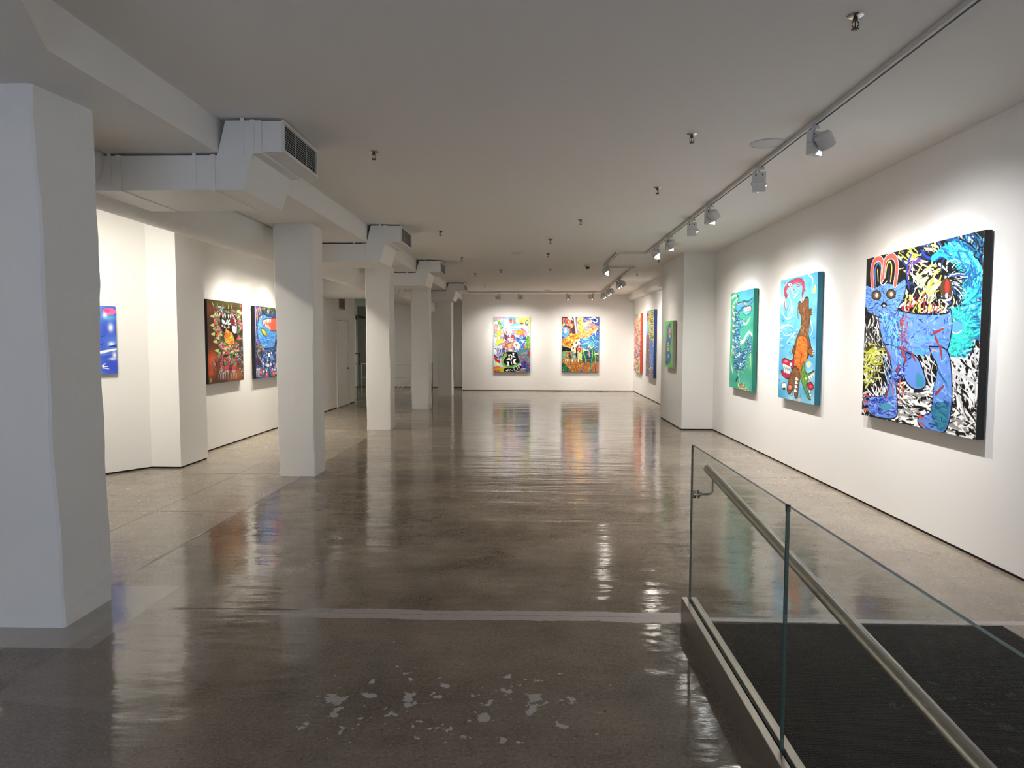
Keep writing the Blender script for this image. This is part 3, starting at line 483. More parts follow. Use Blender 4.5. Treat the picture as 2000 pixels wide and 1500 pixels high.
def glassmat(name,tint,ior=1.5):
    m=bpy.data.materials.new(name); m.use_nodes=True; t=m.node_tree; t.nodes.clear()
    o=t.nodes.new('ShaderNodeOutputMaterial'); mx=t.nodes.new('ShaderNodeMixShader'); tr=t.nodes.new('ShaderNodeBsdfTransparent'); gl=t.nodes.new('ShaderNodeBsdfGlossy'); f=t.nodes.new('ShaderNodeFresnel')
    tr.inputs[0].default_value=(*tint,1); gl.inputs['Roughness'].default_value=.01; gl.inputs[0].default_value=(.9,.95,.93,1); f.inputs[0].default_value=ior
    g=t.nodes.new('ShaderNodeNewGeometry'); fr=S(t,f.outputs[0])*(S(t,g.outputs['Backfacing'])*-1+1); t.links.new(fr.k,mx.inputs[0]); t.links.new(tr.outputs[0],mx.inputs[1]); t.links.new(gl.outputs[0],mx.inputs[2]); t.links.new(mx.outputs[0],o.inputs[0]); return m
M['glass']=glassmat('clear_glass',(.925,.94,.93))
M['glass_green']=glassmat('green_glass',(.74,.84,.79))
M['glass_edge']=pmat('glass_edge',(.04,.10,.09),.3,spec=.35)
# canvas paint: the colours live in the mesh's own colour layer
m=bpy.data.materials.new('canvas_paint'); m.use_nodes=True; t=m.node_tree; b=t.nodes['Principled BSDF']
a=t.nodes.new('ShaderNodeVertexColor'); a.layer_name='paint'; t.links.new(a.outputs[0],b.inputs['Base Color']); b.inputs['Roughness'].default_value=.42; b.inputs['Specular IOR Level'].default_value=.3
M['canvas']=m
# carpet: ribbed entrance matting
m=bpy.data.materials.new('ramp_carpet'); m.use_nodes=True; t=m.node_tree; b=t.nodes['Principled BSDF']; g=t.nodes.new('ShaderNodeNewGeometry').outputs['Position']
n1=noise(t,g,130,2,sc=(1,1,0)); 
wv=t.nodes.new('ShaderNodeTexWave'); wv.bands_direction='Y'; wv.inputs['Scale'].default_value=30; wv.inputs['Distortion'].default_value=3; wv.inputs['Detail Scale'].default_value=3; t.links.new(g,wv.inputs[0])
wx=t.nodes.new('ShaderNodeTexWave'); wx.bands_direction='X'; wx.inputs['Scale'].default_value=36; wx.inputs['Distortion'].default_value=2; t.links.new(g,wx.inputs[0])
h=S(t,wv.outputs['Fac'])*.6+S(t,wx.outputs['Fac'])*.5+n1*.7
t.links.new(mixc(t,h.ss(.5,1.3),(.018,.0165,.016),(.075,.069,.067)),b.inputs['Base Color']); b.inputs['Roughness'].default_value=.95; b.inputs['Specular IOR Level'].default_value=.15
bn=t.nodes.new('ShaderNodeBump'); bn.inputs['Distance'].default_value=.006; bn.inputs['Strength'].default_value=.9; t.links.new(h.k,bn.inputs['Height']); t.links.new(bn.outputs[0],b.inputs['Normal'])
M['carpet']=m
# floor: polished, sealed concrete with joints, patches and flaked sealer
m=bpy.data.materials.new('polished_concrete'); m.use_nodes=True; t=m.node_tree; b=t.nodes['Principled BSDF']; g=t.nodes.new('ShaderNodeNewGeometry').outputs['Position']
sp=t.nodes.new('ShaderNodeSeparateXYZ'); t.links.new(g,sp.inputs[0]); X=S(t,sp.outputs[0]); Y=S(t,sp.outputs[1])
big=noise(t,g,.55,2,.6); mid=noise(t,g,2.2,4,.62,sc=(1,.7,1)); fine=noise(t,g,26,2,.7); fib=noise(t,g,7,4,.7,sc=(.5,1.6,1))
tone=big*.45+mid*.4+fib*.22+fine*.12
tone=tone+(noise(t,g,1.1,3,.65,off=(7,3,0),sc=(1,1.6,1))-.5)*.5; c1=mixc(t,tone.ss(.36,.84),(.075,.047,.029),(.31,.25,.18))
wob=(noise(t,g,3,4,.6)-.5)*.10; wob2=(noise(t,g,14,4,.7)-.5)*.03
def band(coord,c,wd,soft=.01): return ((coord+wob*.5+wob2-c).abs()).ss(wd-soft,wd+soft).inv()
def crisp(coord,c,wd,soft=.004): return ((coord+wob2*.25-c).abs()).ss(wd-soft,wd+soft).inv()
def rng(coord,a,b_,soft=.03): return coord.ss(a-soft,a+soft)*coord.ss(b_-soft,b_+soft).inv()
# slab tones, bay by bay, and a paler fade towards the right wall
tonep=rng(Y,8.15,12.3,.02)*.10+rng(X+(Y-12.4)*-.09,1.45,3.4,.03)*rng(Y,10.0,12.35,.02)*-.22+rng(Y,16.3,20.3,.02)*.08
near=rng(Y,-3,3.93,.02)
c2=mixc(t,near*.35,c1,(.085,.064,.05))
c2=mixc(t,(rng(X,-7,-2.75,.01)*.42),c2,(.42,.36,.28))
c2=mixc(t,(X.ss(2.0,3.1)*.35),c2,(.40,.36,.30))
c2=mixc(t,tonep.max(0.0)*2,c2,(.36,.32,.27)); c2=mixc(t,(tonep*-1).max(0.0)*1.5,c2,(.18,.155,.125))
# footing patch round the first column, and two re-poured patches
patch=rng(X+Y*0,-3.6,-2.30,.006)*rng(Y,3.42,4.33,.006)
grain=noise(t,g,70,2,.75); c2=mixc(t,(grain-.42).max(0)*1.6,c2,(.34,.28,.225)); c2=mixc(t,(noise(t,g,45,1,.7,off=(3,8,0))*-1+.42).max(0)*3.5,c2,(.045,.036,.03))
c2=mixc(t,patch*.85,c2,(.42,.39,.36))
patch2=rng(X,-2.42,-1.55,.02)*rng(Y+X*.15,2.55,3.45,.012)
c2=mixc(t,patch2*.4,c2,(.24,.20,.17)); patch3=rng(X+Y*.1,-2.0,-1.30,.03)*rng(Y,2.2,2.95,.02); c2=mixc(t,patch3*.25,c2,(.28,.25,.23))
# joints across, joint along the columns
jn=crisp(Y,8.13,.010).max(crisp(Y,12.42,.020)).max(crisp(Y,16.4,.034)).max(crisp(Y,20.5,.045)).max(crisp(Y,6.28,.006)*rng(X,-4.5,-1.2)).max(crisp(X,-3.55,.006)*rng(Y,2,9))
gap=noise(t,g,1.6,3,.6)
c2=mixc(t,jn*.72,c2,(.055,.045,.036))
crack=crisp(X+(Y*-.02),-2.85,.011)*rng(Y,4.35,8.0)*(gap.ss(.42,.55)*.8+.2)
crack=crack.max(crisp(Y,3.965,.012,.005)*rng(X,-2.15,-1.40,.06)).max(crisp(X+Y*1.0,.42,.012)*rng(Y,3.1,3.35)*rng(X,-3.2,-2.7))
cr2=noise(t,g,1.1,3,.5,off=(4,2,0)); hair=((cr2-.5).abs()).ss(.0008,.004).inv()*noise(t,g,.8,2,off=(9,1,0)).ss(.52,.6)
c2=mixc(t,hair*.30,c2,(.05,.04,.035))
c2=mixc(t,crack,c2,(.012,.010,.009))
# pale repair along the joint at the ramp's head
edge=(noise(t,g,2.1,4,.65,sc=(1,.3,1))-.5)*.16
rep=((Y+edge*.6-3.93).abs()+ (noise(t,g,30,3)-.5)*.02).ss(.066,.076).inv()*X.ss(-1.55,-1.0)*(X.ss(.86,.9).inv())
rep=rep.max(((Y-3.915+wob2*.5).abs()).ss(.024,.030).inv()*rng(X,-1.6,3.3,.1))
line_in=((Y+wob2*1.2-3.93).abs()).ss(.002,.005).inv()*gap.ss(.4,.5)
rep=rep*(line_in*-.5+1)
c2=mixc(t,rep*.8,c2,(.46,.42,.39))
# pale scuffs and flaked sealer chips
sc1=rng(X*.8+Y*-.6,-4.22,-4.07,.05)*rng(Y,4.15,5.0,.12)*noise(t,g,12,5,.8,sc=(1,.6,1)).ss(.45,.62)
c2=mixc(t,sc1*.5,c2,(.5,.46,.42))
ell=((X+.34)*(X+.34)*1.35+(Y-2.92)*(Y-2.92)*5.5)
blob=ell.ss(.15,1.2).inv()
cn=noise(t,g,9,5,.58,off=(3.7,1.3,0)); cn2=noise(t,g,24,4,.6,off=(1,7,0)); cl=noise(t,g,3.2,2,.5,off=(2,5,0))
chips=((cn+blob*.115+(cl-.5)*.20).ss(.700,.707)*near*X.ss(.75,.85).inv()*blob.ss(.02,.2)).max((cn2+blob*.07+(cl-.5)*.14).ss(.722,.728)*near*X.ss(.75,.85).inv())
c2=mixc(t,chips*.8,c2,(.46,.43,.41))
t.links.new(c2,b.inputs['Base Color'])
rr=big*.5+mid*.5; ro=rr.ss(.35,.75)*.09+.065+chips*.3+rep*.25+fine.ss(.45,.8)*.10+rng(X,-7,-2.75,.01)*.10+X.ss(1.9,3.0)*.12
t.links.new(ro.k,b.inputs['Roughness']); b.inputs['IOR'].default_value=1.5; b.inputs['Specular IOR Level'].default_value=.62
wav=noise(t,g,1.0,3,.5,sc=(.75,2.6,1)); wav2=noise(t,g,5.5,3,.6,sc=(.8,2.2,1)); gr=noise(t,g,80,3,.6)
wav3=noise(t,g,1.5,2,.5,sc=(.35,5.5,1)); hh=wav*.011+wav2*.0018+wav3*.0035*rng(Y,4.5,14,2.5)+gr*.00012+chips*.0008+jn*-.001+crack*-.002
bn=t.nodes.new('ShaderNodeBump'); bn.inputs['Distance'].default_value=1; bn.inputs['Strength'].default_value=1; t.links.new(hh.k,bn.inputs['Height']); t.links.new(bn.outputs[0],b.inputs['Normal'])
M['floor']=m
# ---------------------------------------------------------------- mesh helpers
def link(name,verts,faces,mat,parent=None,smooth=False,mats=None,fm=None):
    me=bpy.data.meshes.new(name); me.from_pydata([tuple(v) for v in verts],[],faces); me.update()
    for mm in (mats or [mat]): me.materials.append(M[mm] if isinstance(mm,str) else mm)
    if fm is not None: me.polygons.foreach_set('material_index',fm)
    if smooth: me.polygons.foreach_set('use_smooth',[True]*len(me.polygons))
    o=bpy.data.objects.new(name,me); COL.objects.link(o)
    if parent is not None: o.parent=parent
    return o
class MB:
    def __init__(s): s.v=[];s.f=[]
    def box(s,x0,x1,y0,y1,z0,z1,bev=0):
        if bev>0:
            bm=bmesh.new(); bmesh.ops.create_cube(bm,size=1)
            for v in bm.verts: v.co=Vector(((x0+x1)/2+v.co.x*(x1-x0),(y0+y1)/2+v.co.y*(y1-y0),(z0+z1)/2+v.co.z*(z1-z0)))
            bmesh.ops.bevel(bm,geom=bm.edges[:],offset=bev,segments=2,affect='EDGES',profile=.5); return s.bm(bm)
        n=len(s.v); s.v+=[(x,y,z) for z in (z0,z1) for x,y in ((x0,y0),(x1,y0),(x1,y1),(x0,y1))]
        s.f+=[tuple(n+i for i in q) for q in ((3,2,1,0),(4,5,6,7),(0,1,5,4),(1,2,6,5),(2,3,7,6),(3,0,4,7))]; return s
    def bm(s,bm,mat=None):
        if mat is not None: bmesh.ops.transform(bm,matrix=mat,verts=bm.verts)
        bm.verts.index_update(); n=len(s.v); s.v+=[tuple(v.co) for v in bm.verts]; s.f+=[tuple(n+v.index for v in f.verts) for f in bm.faces]; bm.free(); return s
    def prism(s,poly,a,b,axis='z'):
        # poly in the two other axes, extruded from a to b
        n=len(s.v);k=len(poly)
        def P(p,h): return {'z':(p[0],p[1],h),'y':(p[0],h,p[1]),'x':(h,p[0],p[1])}[axis]
        ar=sum(poly[i][0]*poly[(i+1)%k][1]-poly[(i+1)%k][0]*poly[i][1] for i in range(k))
        if (ar<0)!=(axis=='y'): poly=poly[::-1]
        s.v+=[P(p,a) for p in poly]+[P(p,b) for p in poly]
        s.f+=[tuple(n+i for i in range(k))[::-1],tuple(n+k+i for i in range(k))]+[(n+i,n+(i+1)%k,n+k+(i+1)%k,n+k+i) for i in range(k)]; return s
    def lathe(s,prof,c=(0,0,0),seg=24,mat=None):
        # profile (r,z) revolved about z through c
        n=len(s.v);k=len(prof); mt=mat or Matrix.Identity(4)
        for i in range(seg):
            a=2*math.pi*i/seg
            for r,z in prof: s.v.append(tuple(mt@Vector((c[0]+r*math.cos(a),c[1]+r*math.sin(a),c[2]+z))))
        for i in range(seg):
            j=(i+1)%seg
            for q in range(k-1): s.f.append((n+i*k+q,n+j*k+q,n+j*k+q+1,n+i*k+q+1))
        return s
    def tube(s,pts,r,seg=14,cap=True):
        p=[Vector(q) for q in pts]; n=len(s.v); up=Vector((0,0,1))
        for i,q in enumerate(p):
            d=(p[min(i+1,len(p)-1)]-p[max(i-1,0)]).normalized(); a=d.cross(up); a=a.normalized() if a.length>1e-4 else Vector((1,0,0)); b_=a.cross(d)
            for k in range(seg): t=2*math.pi*k/seg; s.v.append(tuple(q+(a*math.cos(t)+b_*math.sin(t))*r))
        for i in range(len(p)-1):
            for k in range(seg): j=(k+1)%seg; s.f.append((n+i*seg+k,n+(i+1)*seg+k,n+(i+1)*seg+j,n+i*seg+j))
        if cap: s.f+= [tuple(n+k for k in range(seg))[::-1],tuple(n+(len(p)-1)*seg+k for k in range(seg))][::1]
        return s
    def link(s,name,mat,parent=None,smooth=False):
        o=link(name,s.v,s.f,mat,parent,smooth)
        if smooth:
            try: o.data.set_sharp_from_angle(angle=math.radians(40))
            except Exception: pass
        return o
def frame(x0,x1,y0,y1,z0,z1,w_):
    # rectangular ring lying in the y-z plane, one connected piece
    m=MB(); o=[(y0,z0),(y1,z0),(y1,z1),(y0,z1)]; i=[(y0+w_,z0+w_),(y1-w_,z0+w_),(y1-w_,z1-w_),(y0+w_,z1-w_)]
    m.v=[(x,*p) for x in (x0,x1) for q in (o,i) for p in q]
    for k in range(4):
        j=(k+1)%4; m.f+=[(8+k,8+j,12+j,12+k),(k,4+k,4+j,j),(k,j,8+j,8+k),(4+k,12+k,12+j,4+j)]
    return m
def struct(o,label=None):
    o['kind']='structure'
    if label: o['label']=label
    return o
def thing(name,label,cat,loc=(0,0,0),rz=0,group=None):
    o=bpy.data.objects.new(name,None); COL.objects.link(o); o.empty_display_size=.1; o.location=loc; o.rotation_euler=(0,0,rz); o['label']=label; o['category']=cat
    if group: o['group']=group
    return o
def tag(o,label,cat,group=None):
    o['label']=label; o['category']=cat
    if group: o['group']=group
    return o
def dup(root,loc,rz,label):
    r=root.copy(); COL.objects.link(r); r.location=loc; r.rotation_euler=(0,0,rz); r['label']=label
    for ch in list(root.children):
        c=ch.copy(); COL.objects.link(c); c.parent=r
        for g2 in ch.children:
            d=g2.copy(); COL.objects.link(d); d.parent=c
    return r
def cz(y): return 3.22 if y<13 else 3.22-(y-13)*.07/9.5
WR=3.30; BY=22.5
# ---------------------------------------------------------------- setting
f=MB(); f.box(-7.2,.872,-3.4,25,-.9,0).box(.872,2.67,3.87,25,-.9,0).box(2.67,3.5,-3.4,25,-.9,0)
struct(f.link('floor','floor'))
cl=MB(); n=0
cl.v=[(-7.2,-3.4,3.22),(3.5,-3.4,3.22),(3.5,13,3.22),(-7.2,13,3.22),(3.5,25,cz(25)),(-7.2,25,cz(25)),(-7.2,-3.4,3.6),(3.5,-3.4,3.6),(3.5,25,3.6),(-7.2,25,3.6)]
cl.f=[(3,2,1,0),(5,4,2,3),(6,7,8,9),(0,1,7,6),(1,2,4,8,7),(4,5,9,8),(5,3,0,6,9)]
struct(cl.link('ceiling','ceiling'))
def wall(name,boxes,recess=.012,prisms=()):
    # boxes stop short of the floor; a near-black strip set back below stands for the shaded gap
    a=MB(); d=MB()
    for x0,x1,y0,y1 in boxes:
        a.box(x0,x1,y0,y1,.022,3.3); d.box(x0+recess,x1-recess,y0+recess,y1-recess,0,.022)
    o=struct(a.link(name,'wall'))
    r=struct(d.link('gap_shade_'+name[5:],'dark')); return o
wall('wall_right',[(WR,3.5,-3.2,BY+.15)])
wall('wall_right_pier',[(2.735,WR-.001,12.56,14.62)])
wall('wall_back',[(-2.29,WR-.001,BY,BY+.15)])
wall('wall_back_return',[(-2.29,-2.15,BY+.151,24.08)])
wall('wall_far',[(-7.2,-2.1,24.1,24.25)])
wall('wall_left',[(-4.85,-4.70,9.171,18.1)])
a=MB().prism([(-4.42,8.45),(-4.42,9.17),(-4.95,9.17),(-5.75,7.31),(-5.6,7.27),(-4.795,8.45)],.022,3.3); struct(a.link('wall_left_pier','wall'))
a=MB().prism([(-4.432,8.462),(-4.432,9.16),(-4.94,9.16),(-5.74,7.33),(-5.6,7.29),(-4.80,8.462)],0,.022); struct(a.link('gap_shade_left_pier','dark'))  # near-black strip painted as the shade in the gap under the pier
wall('wall_left_near',[(-5.75,-5.6,-3.2,7.26)])
wall('wall_far_left',[(-7.2,-7.05,17.9,24.09)]); wall('wall_side_room',[(-7.04,-4.851,17.9,18.05)])
# front wall with the shop window behind the camera
fw=MB().box(-5.75,-3.3,-3.4,-3.2,0,3.3).box(1.5,3.5,-3.4,-3.2,-.9,3.3).box(-3.3,1.5,-3.4,-3.2,2.75,3.3).box(-3.3,1.5,-3.4,-3.2,-.9,.35)
struct(fw.link('wall_front','wall'))
wf=MB()
for x0,x1,z0,z1 in ((-3.3,-3.24,.35,2.75),(1.44,1.5,.35,2.75),(-3.24,1.44,.35,.41),(-3.24,1.44,2.69,2.75),(-.93,-.87,.41,2.69)): wf.box(x0,x1,-3.36,-3.28,z0,z1)
wf=struct(wf.link('window_1','black')); MB().box(-3.24,-.93,-3.325,-3.315,.41,2.69).box(-.87,1.44,-3.325,-3.315,.41,2.69).link('pane','glass',wf)
# dropped beam over the columns (plan outline turns out beside the first column)
struct(MB().prism([(-2.29,BY-.001),(-2.29,3.26),(-1.85,2.36),(-1.85,-3.1),(-3.13,-3.1),(-3.13,24.0),(-2.31,24.0),(-2.31,BY-.001)],2.972,3.30).link('beam','wall'),'long white dropped beam over the row of columns')
struct(MB().box(3.1,WR-.001,14.621,BY-.001,2.945,3.3).link('trim_1','wall'),'white boxed soffit along the top of the far right wall')
# ---------------------------------------------------------------- columns, slightly rough cast
def column(xs,ys,label,top=(0,0,0,0),seed=0):
    rnd=random.Random(seed); bm=bmesh.new(); x0,x1=xs;y0,y1=ys; nz=34; rings=[]; c=.012
    base=[(x0+c,y0),(x1-c,y0),(x1,y0+c),(x1,y1-c),(x1-c,y1),(x0+c,y1),(x0,y1-c),(x0,y0+c)]; idx=[0,1,1,2,2,3,3,0]
    ph=[rnd.uniform(0,9) for _ in range(8)]
    for k in range(nz+1):
        z=3.0*k/nz if k<nz else 3.02; ring=[]
        for i,(x,y) in enumerate(base):
            w_=(1.15 if seed==1 else 1.0)*(.004*math.sin(z*3.1+ph[idx[i]])+.003*math.sin(z*7.3+ph[idx[i]+4]))+rnd.uniform(-.002,.002)
            dx=top[idx[i]]*(z/3); ring.append(bm.verts.new((x+dx+w_,y+w_*.6,z)))
        rings.append(ring)
    for k in range(nz):
        for i in range(8):
            j=(i+1)%8; bm.faces.new((rings[k][i],rings[k][j],rings[k+1][j],rings[k+1][i]))
    bm.faces.new(rings[-1]); bm.faces.new(rings[0][::-1]); o=MB().bm(bm).link('column','column'); struct(o,label); return o
column((-3.03,-2.608),(3.67,4.11),'nearest white column, cut off by the left edge of the photo',(0,-.066,-.012,0),1)
column((-3.005,-2.575),(8.01,8.42),'second white column from the camera, under the first air duct',(-.02,.014,.0,0),2)
column((-3.0,-2.56),(12.33,12.76),'third white column from the camera, middle of the row',(0,0,0,0),3)
column((-2.875,-2.455),(16.28,16.74),'fourth white column, beside the end of the dark far wall',(0,0,0,0),4)
column((-2.80,-2.385),(20.29,20.75),'fifth and farthest white column, next to the back wall',(0,0,0,0),5)
# ---------------------------------------------------------------- ramp, carpet
sl=.094
struct(MB().prism([(3.87,-.001),(3.87,-.9),(-3.19,-.9),(-3.19,-.001-7.06*sl)],.95,2.669,'x').link('floor_ramp','floor'))
def rz_(y): return -(3.87-y)*sl
cp=MB(); cp.prism([(3.862,.006),(3.862,-.0005),(-3.0,rz_(-3.0)-.0005),(-3.0,rz_(-3.0)+.006)],.955,2.66,'x')
tag(cp.link('carpet_runner','carpet'),'dark charcoal ribbed carpet covering the ramp beside the glass railing','carpet')
# ---------------------------------------------------------------- glass railing
GX=.898
gr_=thing('glass_railing','frameless glass railing with steel handrail along the carpeted ramp','railing',(GX,3.83,0))
def loc(mb): # shift world coordinates into the railing's frame
    mb.v=[(x-GX,y-3.83,z) for x,y,z in mb.v]; return mb
sh=MB().prism([(.857,-.35),(.941,-.35),(.941,.148),(.939,.150),(.909,.150),(.907,.148),(.907,.05),(.889,.05),(.889,.148),(.887,.150),(.859,.150),(.857,.148)],-.4,3.86,'y')
shoe=loc(sh).link('base_shoe','shoe',gr_); 
[loc(MB().box(a_,b_,-.4,3.859,.05,.143)).link('gasket','rubber',shoe) for a_,b_ in ((.8895,.8918),(.9042,.9065))]
def pane(y0,y1):
    # bevelled toughened pane: clear faces, green polished edges
    bm=bmesh.new(); bmesh.ops.create_cube(bm,size=1)
    for v in bm.verts: v.co=Vector((v.co.x*.012,(y0+y1)/2-3.83+v.co.y*(y1-y0),(1.03+.052)/2+v.co.z*(1.03-.052)))
    e=[e for e in bm.edges if abs(e.verts[0].co.x-e.verts[1].co.x)>.005 and (e.verts[0].co.z>1)]
    bmesh.ops.bevel(bm,geom=e,offset=.008,segments=3,affect='EDGES')
    me=bpy.data.meshes.new('glass_panel'); bm.normal_update(); bm.to_mesh(me); me.materials.append(M['glass']); me.materials.append(M['glass_edge'])
    for p in me.polygons: p.material_index=0 if abs(p.normal.x)>.9 else 1
    bm.free(); o=bpy.data.objects.new('glass_panel',me); COL.objects.link(o); o.parent=gr_; return o
pane(2.402,3.83); pane(.55,2.394)
loc(MB().box(.890,.906,2.392,2.404,1.008,1.034,.003)).link('joint_clip','rubber',gr_)
RX=GX+.087
def hz(y): return .895-(3.83-y)*.093
pts=[(RX,3.83,hz(3.83)),(RX,1.0,hz(1.0)),(RX,-.3,hz(-.3))]
hr=loc(MB().tube(pts,.0235,24)).link('handrail','steel',gr_,True)
for yb in (3.72,1.05):
    zb=hz(yb)-.025; a_=[(GX+.012,yb,zb-.085),(RX-.028,yb,zb-.085)]+[(RX-.028+.028*math.sin(t),yb,zb-.085+.028*(1-math.cos(t))) for t in (.4,.8,1.2,1.57)]+[(RX,yb,zb+.004)]
    br=MB().tube(a_,.0065,12); R=Matrix.Translation((GX,yb,zb-.085))@Matrix.Rotation(math.pi/2,4,'Y')
    for z0,z1,r in ((-.018,-.0065,.024),(.0065,.014,.024),(.014,.024,.014)): br.lathe([(0,z0),(r-.002,z0),(r,z0+.002),(r,z1-.002),(r-.002,z1),(0,z1)],seg=24,mat=R)
    loc(br).link('bracket','steel',hr,True)
# ---------------------------------------------------------------- air ducts that cross under the beam
def air_duct(y0,label,zceil):
    r=thing('air_duct',label,'duct',(0,y0,0),0,'square air ducts passing under the beam'); D=.80; zt=zceil-.018; zb=2.706; zm=2.955
    prof=[(-3.37,zb),(-2.115,zb),(-2.04,zm+.008),(-1.97,zm+.018),(-1.97,zt),(-2.235,zt),(-2.30,zm),(-3.22,zm),(-3.22,2.88),(-3.25,2.80)]
    MB().prism(prof,0,D,'y').link('duct_body','duct',r)
    MB().box(-1.97,-1.825,.006,D-.006,zm+.024,zt-.002,.003).link('outlet_box','duct',r)
    MB().prism([(-2.054,zm+.010),(-1.965,zm+.010),(-1.965,zm+.026),(-2.022,zm+.026),(-2.022,zt+.006),(-2.054,zt+.006)],-.006,D+.006,'y').link('flange','duct',r)
    for x in (-3.03,-2.33): MB().box(x-.022,x+.014,-.006,D+.006,zb-.006,zm+.006).link('flange','duct',r)
    for x,z1_,z0_ in ((-3.10,2.971,zb+.01),(-2.47,2.971,zb+.01),(-2.11,zceil-.0005,zm)): MB().box(x-.013,x+.013,-.004,-.001,z0_,z1_).link('hanger_strap','duct',r)
    gz0,gz1=zm+.018,zt+.004
    g_=frame(-1.825,-1.807,0,D,gz0,gz1,.024).link('grille','white_metal',r)
    MB().box(-1.8245,-1.822,.02,D-.02,gz0+.02,gz1-.02).link('grille_backing','rubber',g_)
    lv=MB(); nL=11
    for i in range(nL):
        z=gz0+.030+(gz1-gz0-.058)*i/(nL-1); lv.prism([(-1.8215,z+.001),(-1.8205,z+.0028),(-1.8105,z-.0018),(-1.8115,z-.0036)],.022,D-.022,'y')
    for y in (D*.34,D*.66): lv.box(-1.818,-1.814,y-.003,y+.003,gz0+.02,gz1-.02)
    lv.link('louvre','slat',g_)
    return r
air_duct(5.03,'nearest square air duct crossing under the beam, with a large dark grille',3.22)
air_duct(9.54,'second square air duct from the camera, seen above the third column',3.22)
air_duct(13.58,'third square air duct from the camera, seen above the fourth column',cz(14.4))
air_duct(18.38,'farthest square air duct, seen above the fifth column near the back wall',cz(19.2))
# ---------------------------------------------------------------- spiral duct along the left aisle
rd=thing('round_duct','large white round ventilation duct running along the left aisle ceiling','duct',(-3.42,0,2.930))
def seamtube(mb,pts,r): return mb.tube(pts,r,40)
t_=MB().tube([(0,2.2,0),(0,13,0),(0,21.9,-.066)]+[(0,21.9+.28*math.sin(a),-.066-.28*(1-math.cos(a))) for a in (.4,.8,1.2,1.5)],.28,40); t_.link('duct_run','spiral',rd,True)
for y in (2.4,3.9,12.1,14.2,16.3,17.0,18.2,19.2,20.1,20.9): MB().tube([(0,y-.012,-max(0,y-13)*.0074),(0,y+.012,-max(0,y-13)*.0074)],.287,40).link('seam_band','duct',rd,True)
MB().tube([(-1.27,15.5,-.05),(-.05,15.5,-.05)],.31,40).link('branch_duct','duct',rd,True)
# ---------------------------------------------------------------- track and spotlights
tr=thing('lighting_track','long white lighting track stepping along the ceiling and the back wall','track',(2.06,5,3.2))
def seg(name,x0,y0,x1,y1):
    a=MB(); s_=MB(); hw=.018; c_=(x0+x1)/2,(y0+y1)/2; L=math.hypot(x1-x0,y1-y0); ang=math.atan2(y1-y0,x1-x0)
    z1_=cz(y0)-.0; z2_=cz(y1)
    dx,dy=math.cos(ang),math.sin(ang); nx,ny=-dy,dx
    def sl_(mb,o0,o1,zb,zt):
        n=len(mb.v)
        for (px,py,cc) in ((x0,y0,z1_),(x1,y1,z2_)):
            for o in (o0,o1):
                for z in (zb,zt): mb.v.append((px+nx*o-2.06,py+ny*o-5,cc+z-3.2))
        mb.f+=[(n,n+1,n+3,n+2),(n+4,n+6,n+7,n+5),(n,n+4,n+5,n+1),(n+2,n+3,n+7,n+6),(n,n+2,n+6,n+4),(n+1,n+5,n+7,n+3)]
    sl_(a,-hw,hw,-.034,-.002); sl_(s_,-hw*.86,-hw*.12,-.0348,-.030)
    o=a.link(name,'track',tr); s_.link('slot','rubber',o)
seg('track_rail',2.06,-2.5,2.06,12.47); seg('track_rail',2.078,12.47,1.502,12.47); seg('track_rail',1.53,12.45,1.53,14.72); seg('track_rail',1.512,14.72,2.158,14.72); seg('track_rail',2.14,14.70,2.14,21.36); seg('track_rail',2.158,21.36,-2.25,21.36)
def spot_fixture(name,label,x,y,target,power=1,size=58,flip=1,col=(1,.945,.86),zc=None,spill=1):
    zt=(zc if zc is not None else cz(y))-.034; tx,ty,tz=target
    az=math.atan2(ty-y,tx-x)      # local +x points to the target
    r=thing(name,label,'light fitting',(x,y,zt),az,'white track spotlights')
    MB().box(-.045,.045,-.013,.013,-.018,0).lathe([(0,-.045),(.009,-.045),(.009,-.018),(0,-.018)],seg=12).link('adapter','fixture',r)
    bx=MB().box(-.058,.058,-.022,.022,-.130,-.042,.002).box(-.058,.058,-.022,.022,-.215,-.132,.002)
    b_=bx.link('driver_box','fixture',r)
    for a_ in (-.035,.023): MB().box(a_,a_+.012,-.0225,.0225,-.075,-.060).link('box_slot','rubber',b_)
    hy=flip*.088; hzz=-.135
    pit=math.atan2(-(zt+hzz-tz),math.hypot(tx-x,ty-y))
    yo=math.atan2(-hy,math.hypot(tx-x,ty-y))
    A=Matrix.Translation((.01,hy,hzz))@Matrix.Rotation(-pit+math.pi/2,4,'Y')
    MB().tube([(.01,flip*.02,hzz),(.01,hy-flip*.05,hzz)],.012,10).link('arm','fixture',r,True)
    h_=MB().lathe([(0,-.062),(.050,-.062),(.058,-.052),(.060,-.046),(.060,.040),(.056,.044),(.052,.044),(.052,.030),(0,.030)],seg=28,mat=A).link('lamp_head','fixture',r,True)
    MB().lathe([(0,.0305),(.050,.0305)],seg=28,mat=A).link('lens','lens',h_)
    for en,sz,bl,dn in ((BEAM,size+16,1.0,0),(SPILL*(1 if spill==1 else .8),150 if spill==1 else 104,1.0,24 if spill==1 else 6)):   # the lamp's beam, and a wide spill spot added for ambient light
        if spill!=1 and dn: continue   # added fill lamps: beam only, no spill
        l=bpy.data.lights.new('lamp','SPOT'); l.energy=en*power*(1.25 if spill!=1 else 1); l.spot_size=math.radians(sz); l.spot_blend=bl; l.shadow_soft_size=.03; l.color=col
        lo=bpy.data.objects.new('lamp',l); COL.objects.link(lo); lo.parent=r
        lo.matrix_local=A@Matrix.Translation((0,0,.05))@Matrix.Rotation(math.radians(dn),4,'Y')@Matrix.Rotation(math.pi,4,'X')
    return r
XW=3.3
cool=(.97,.97,1.0)
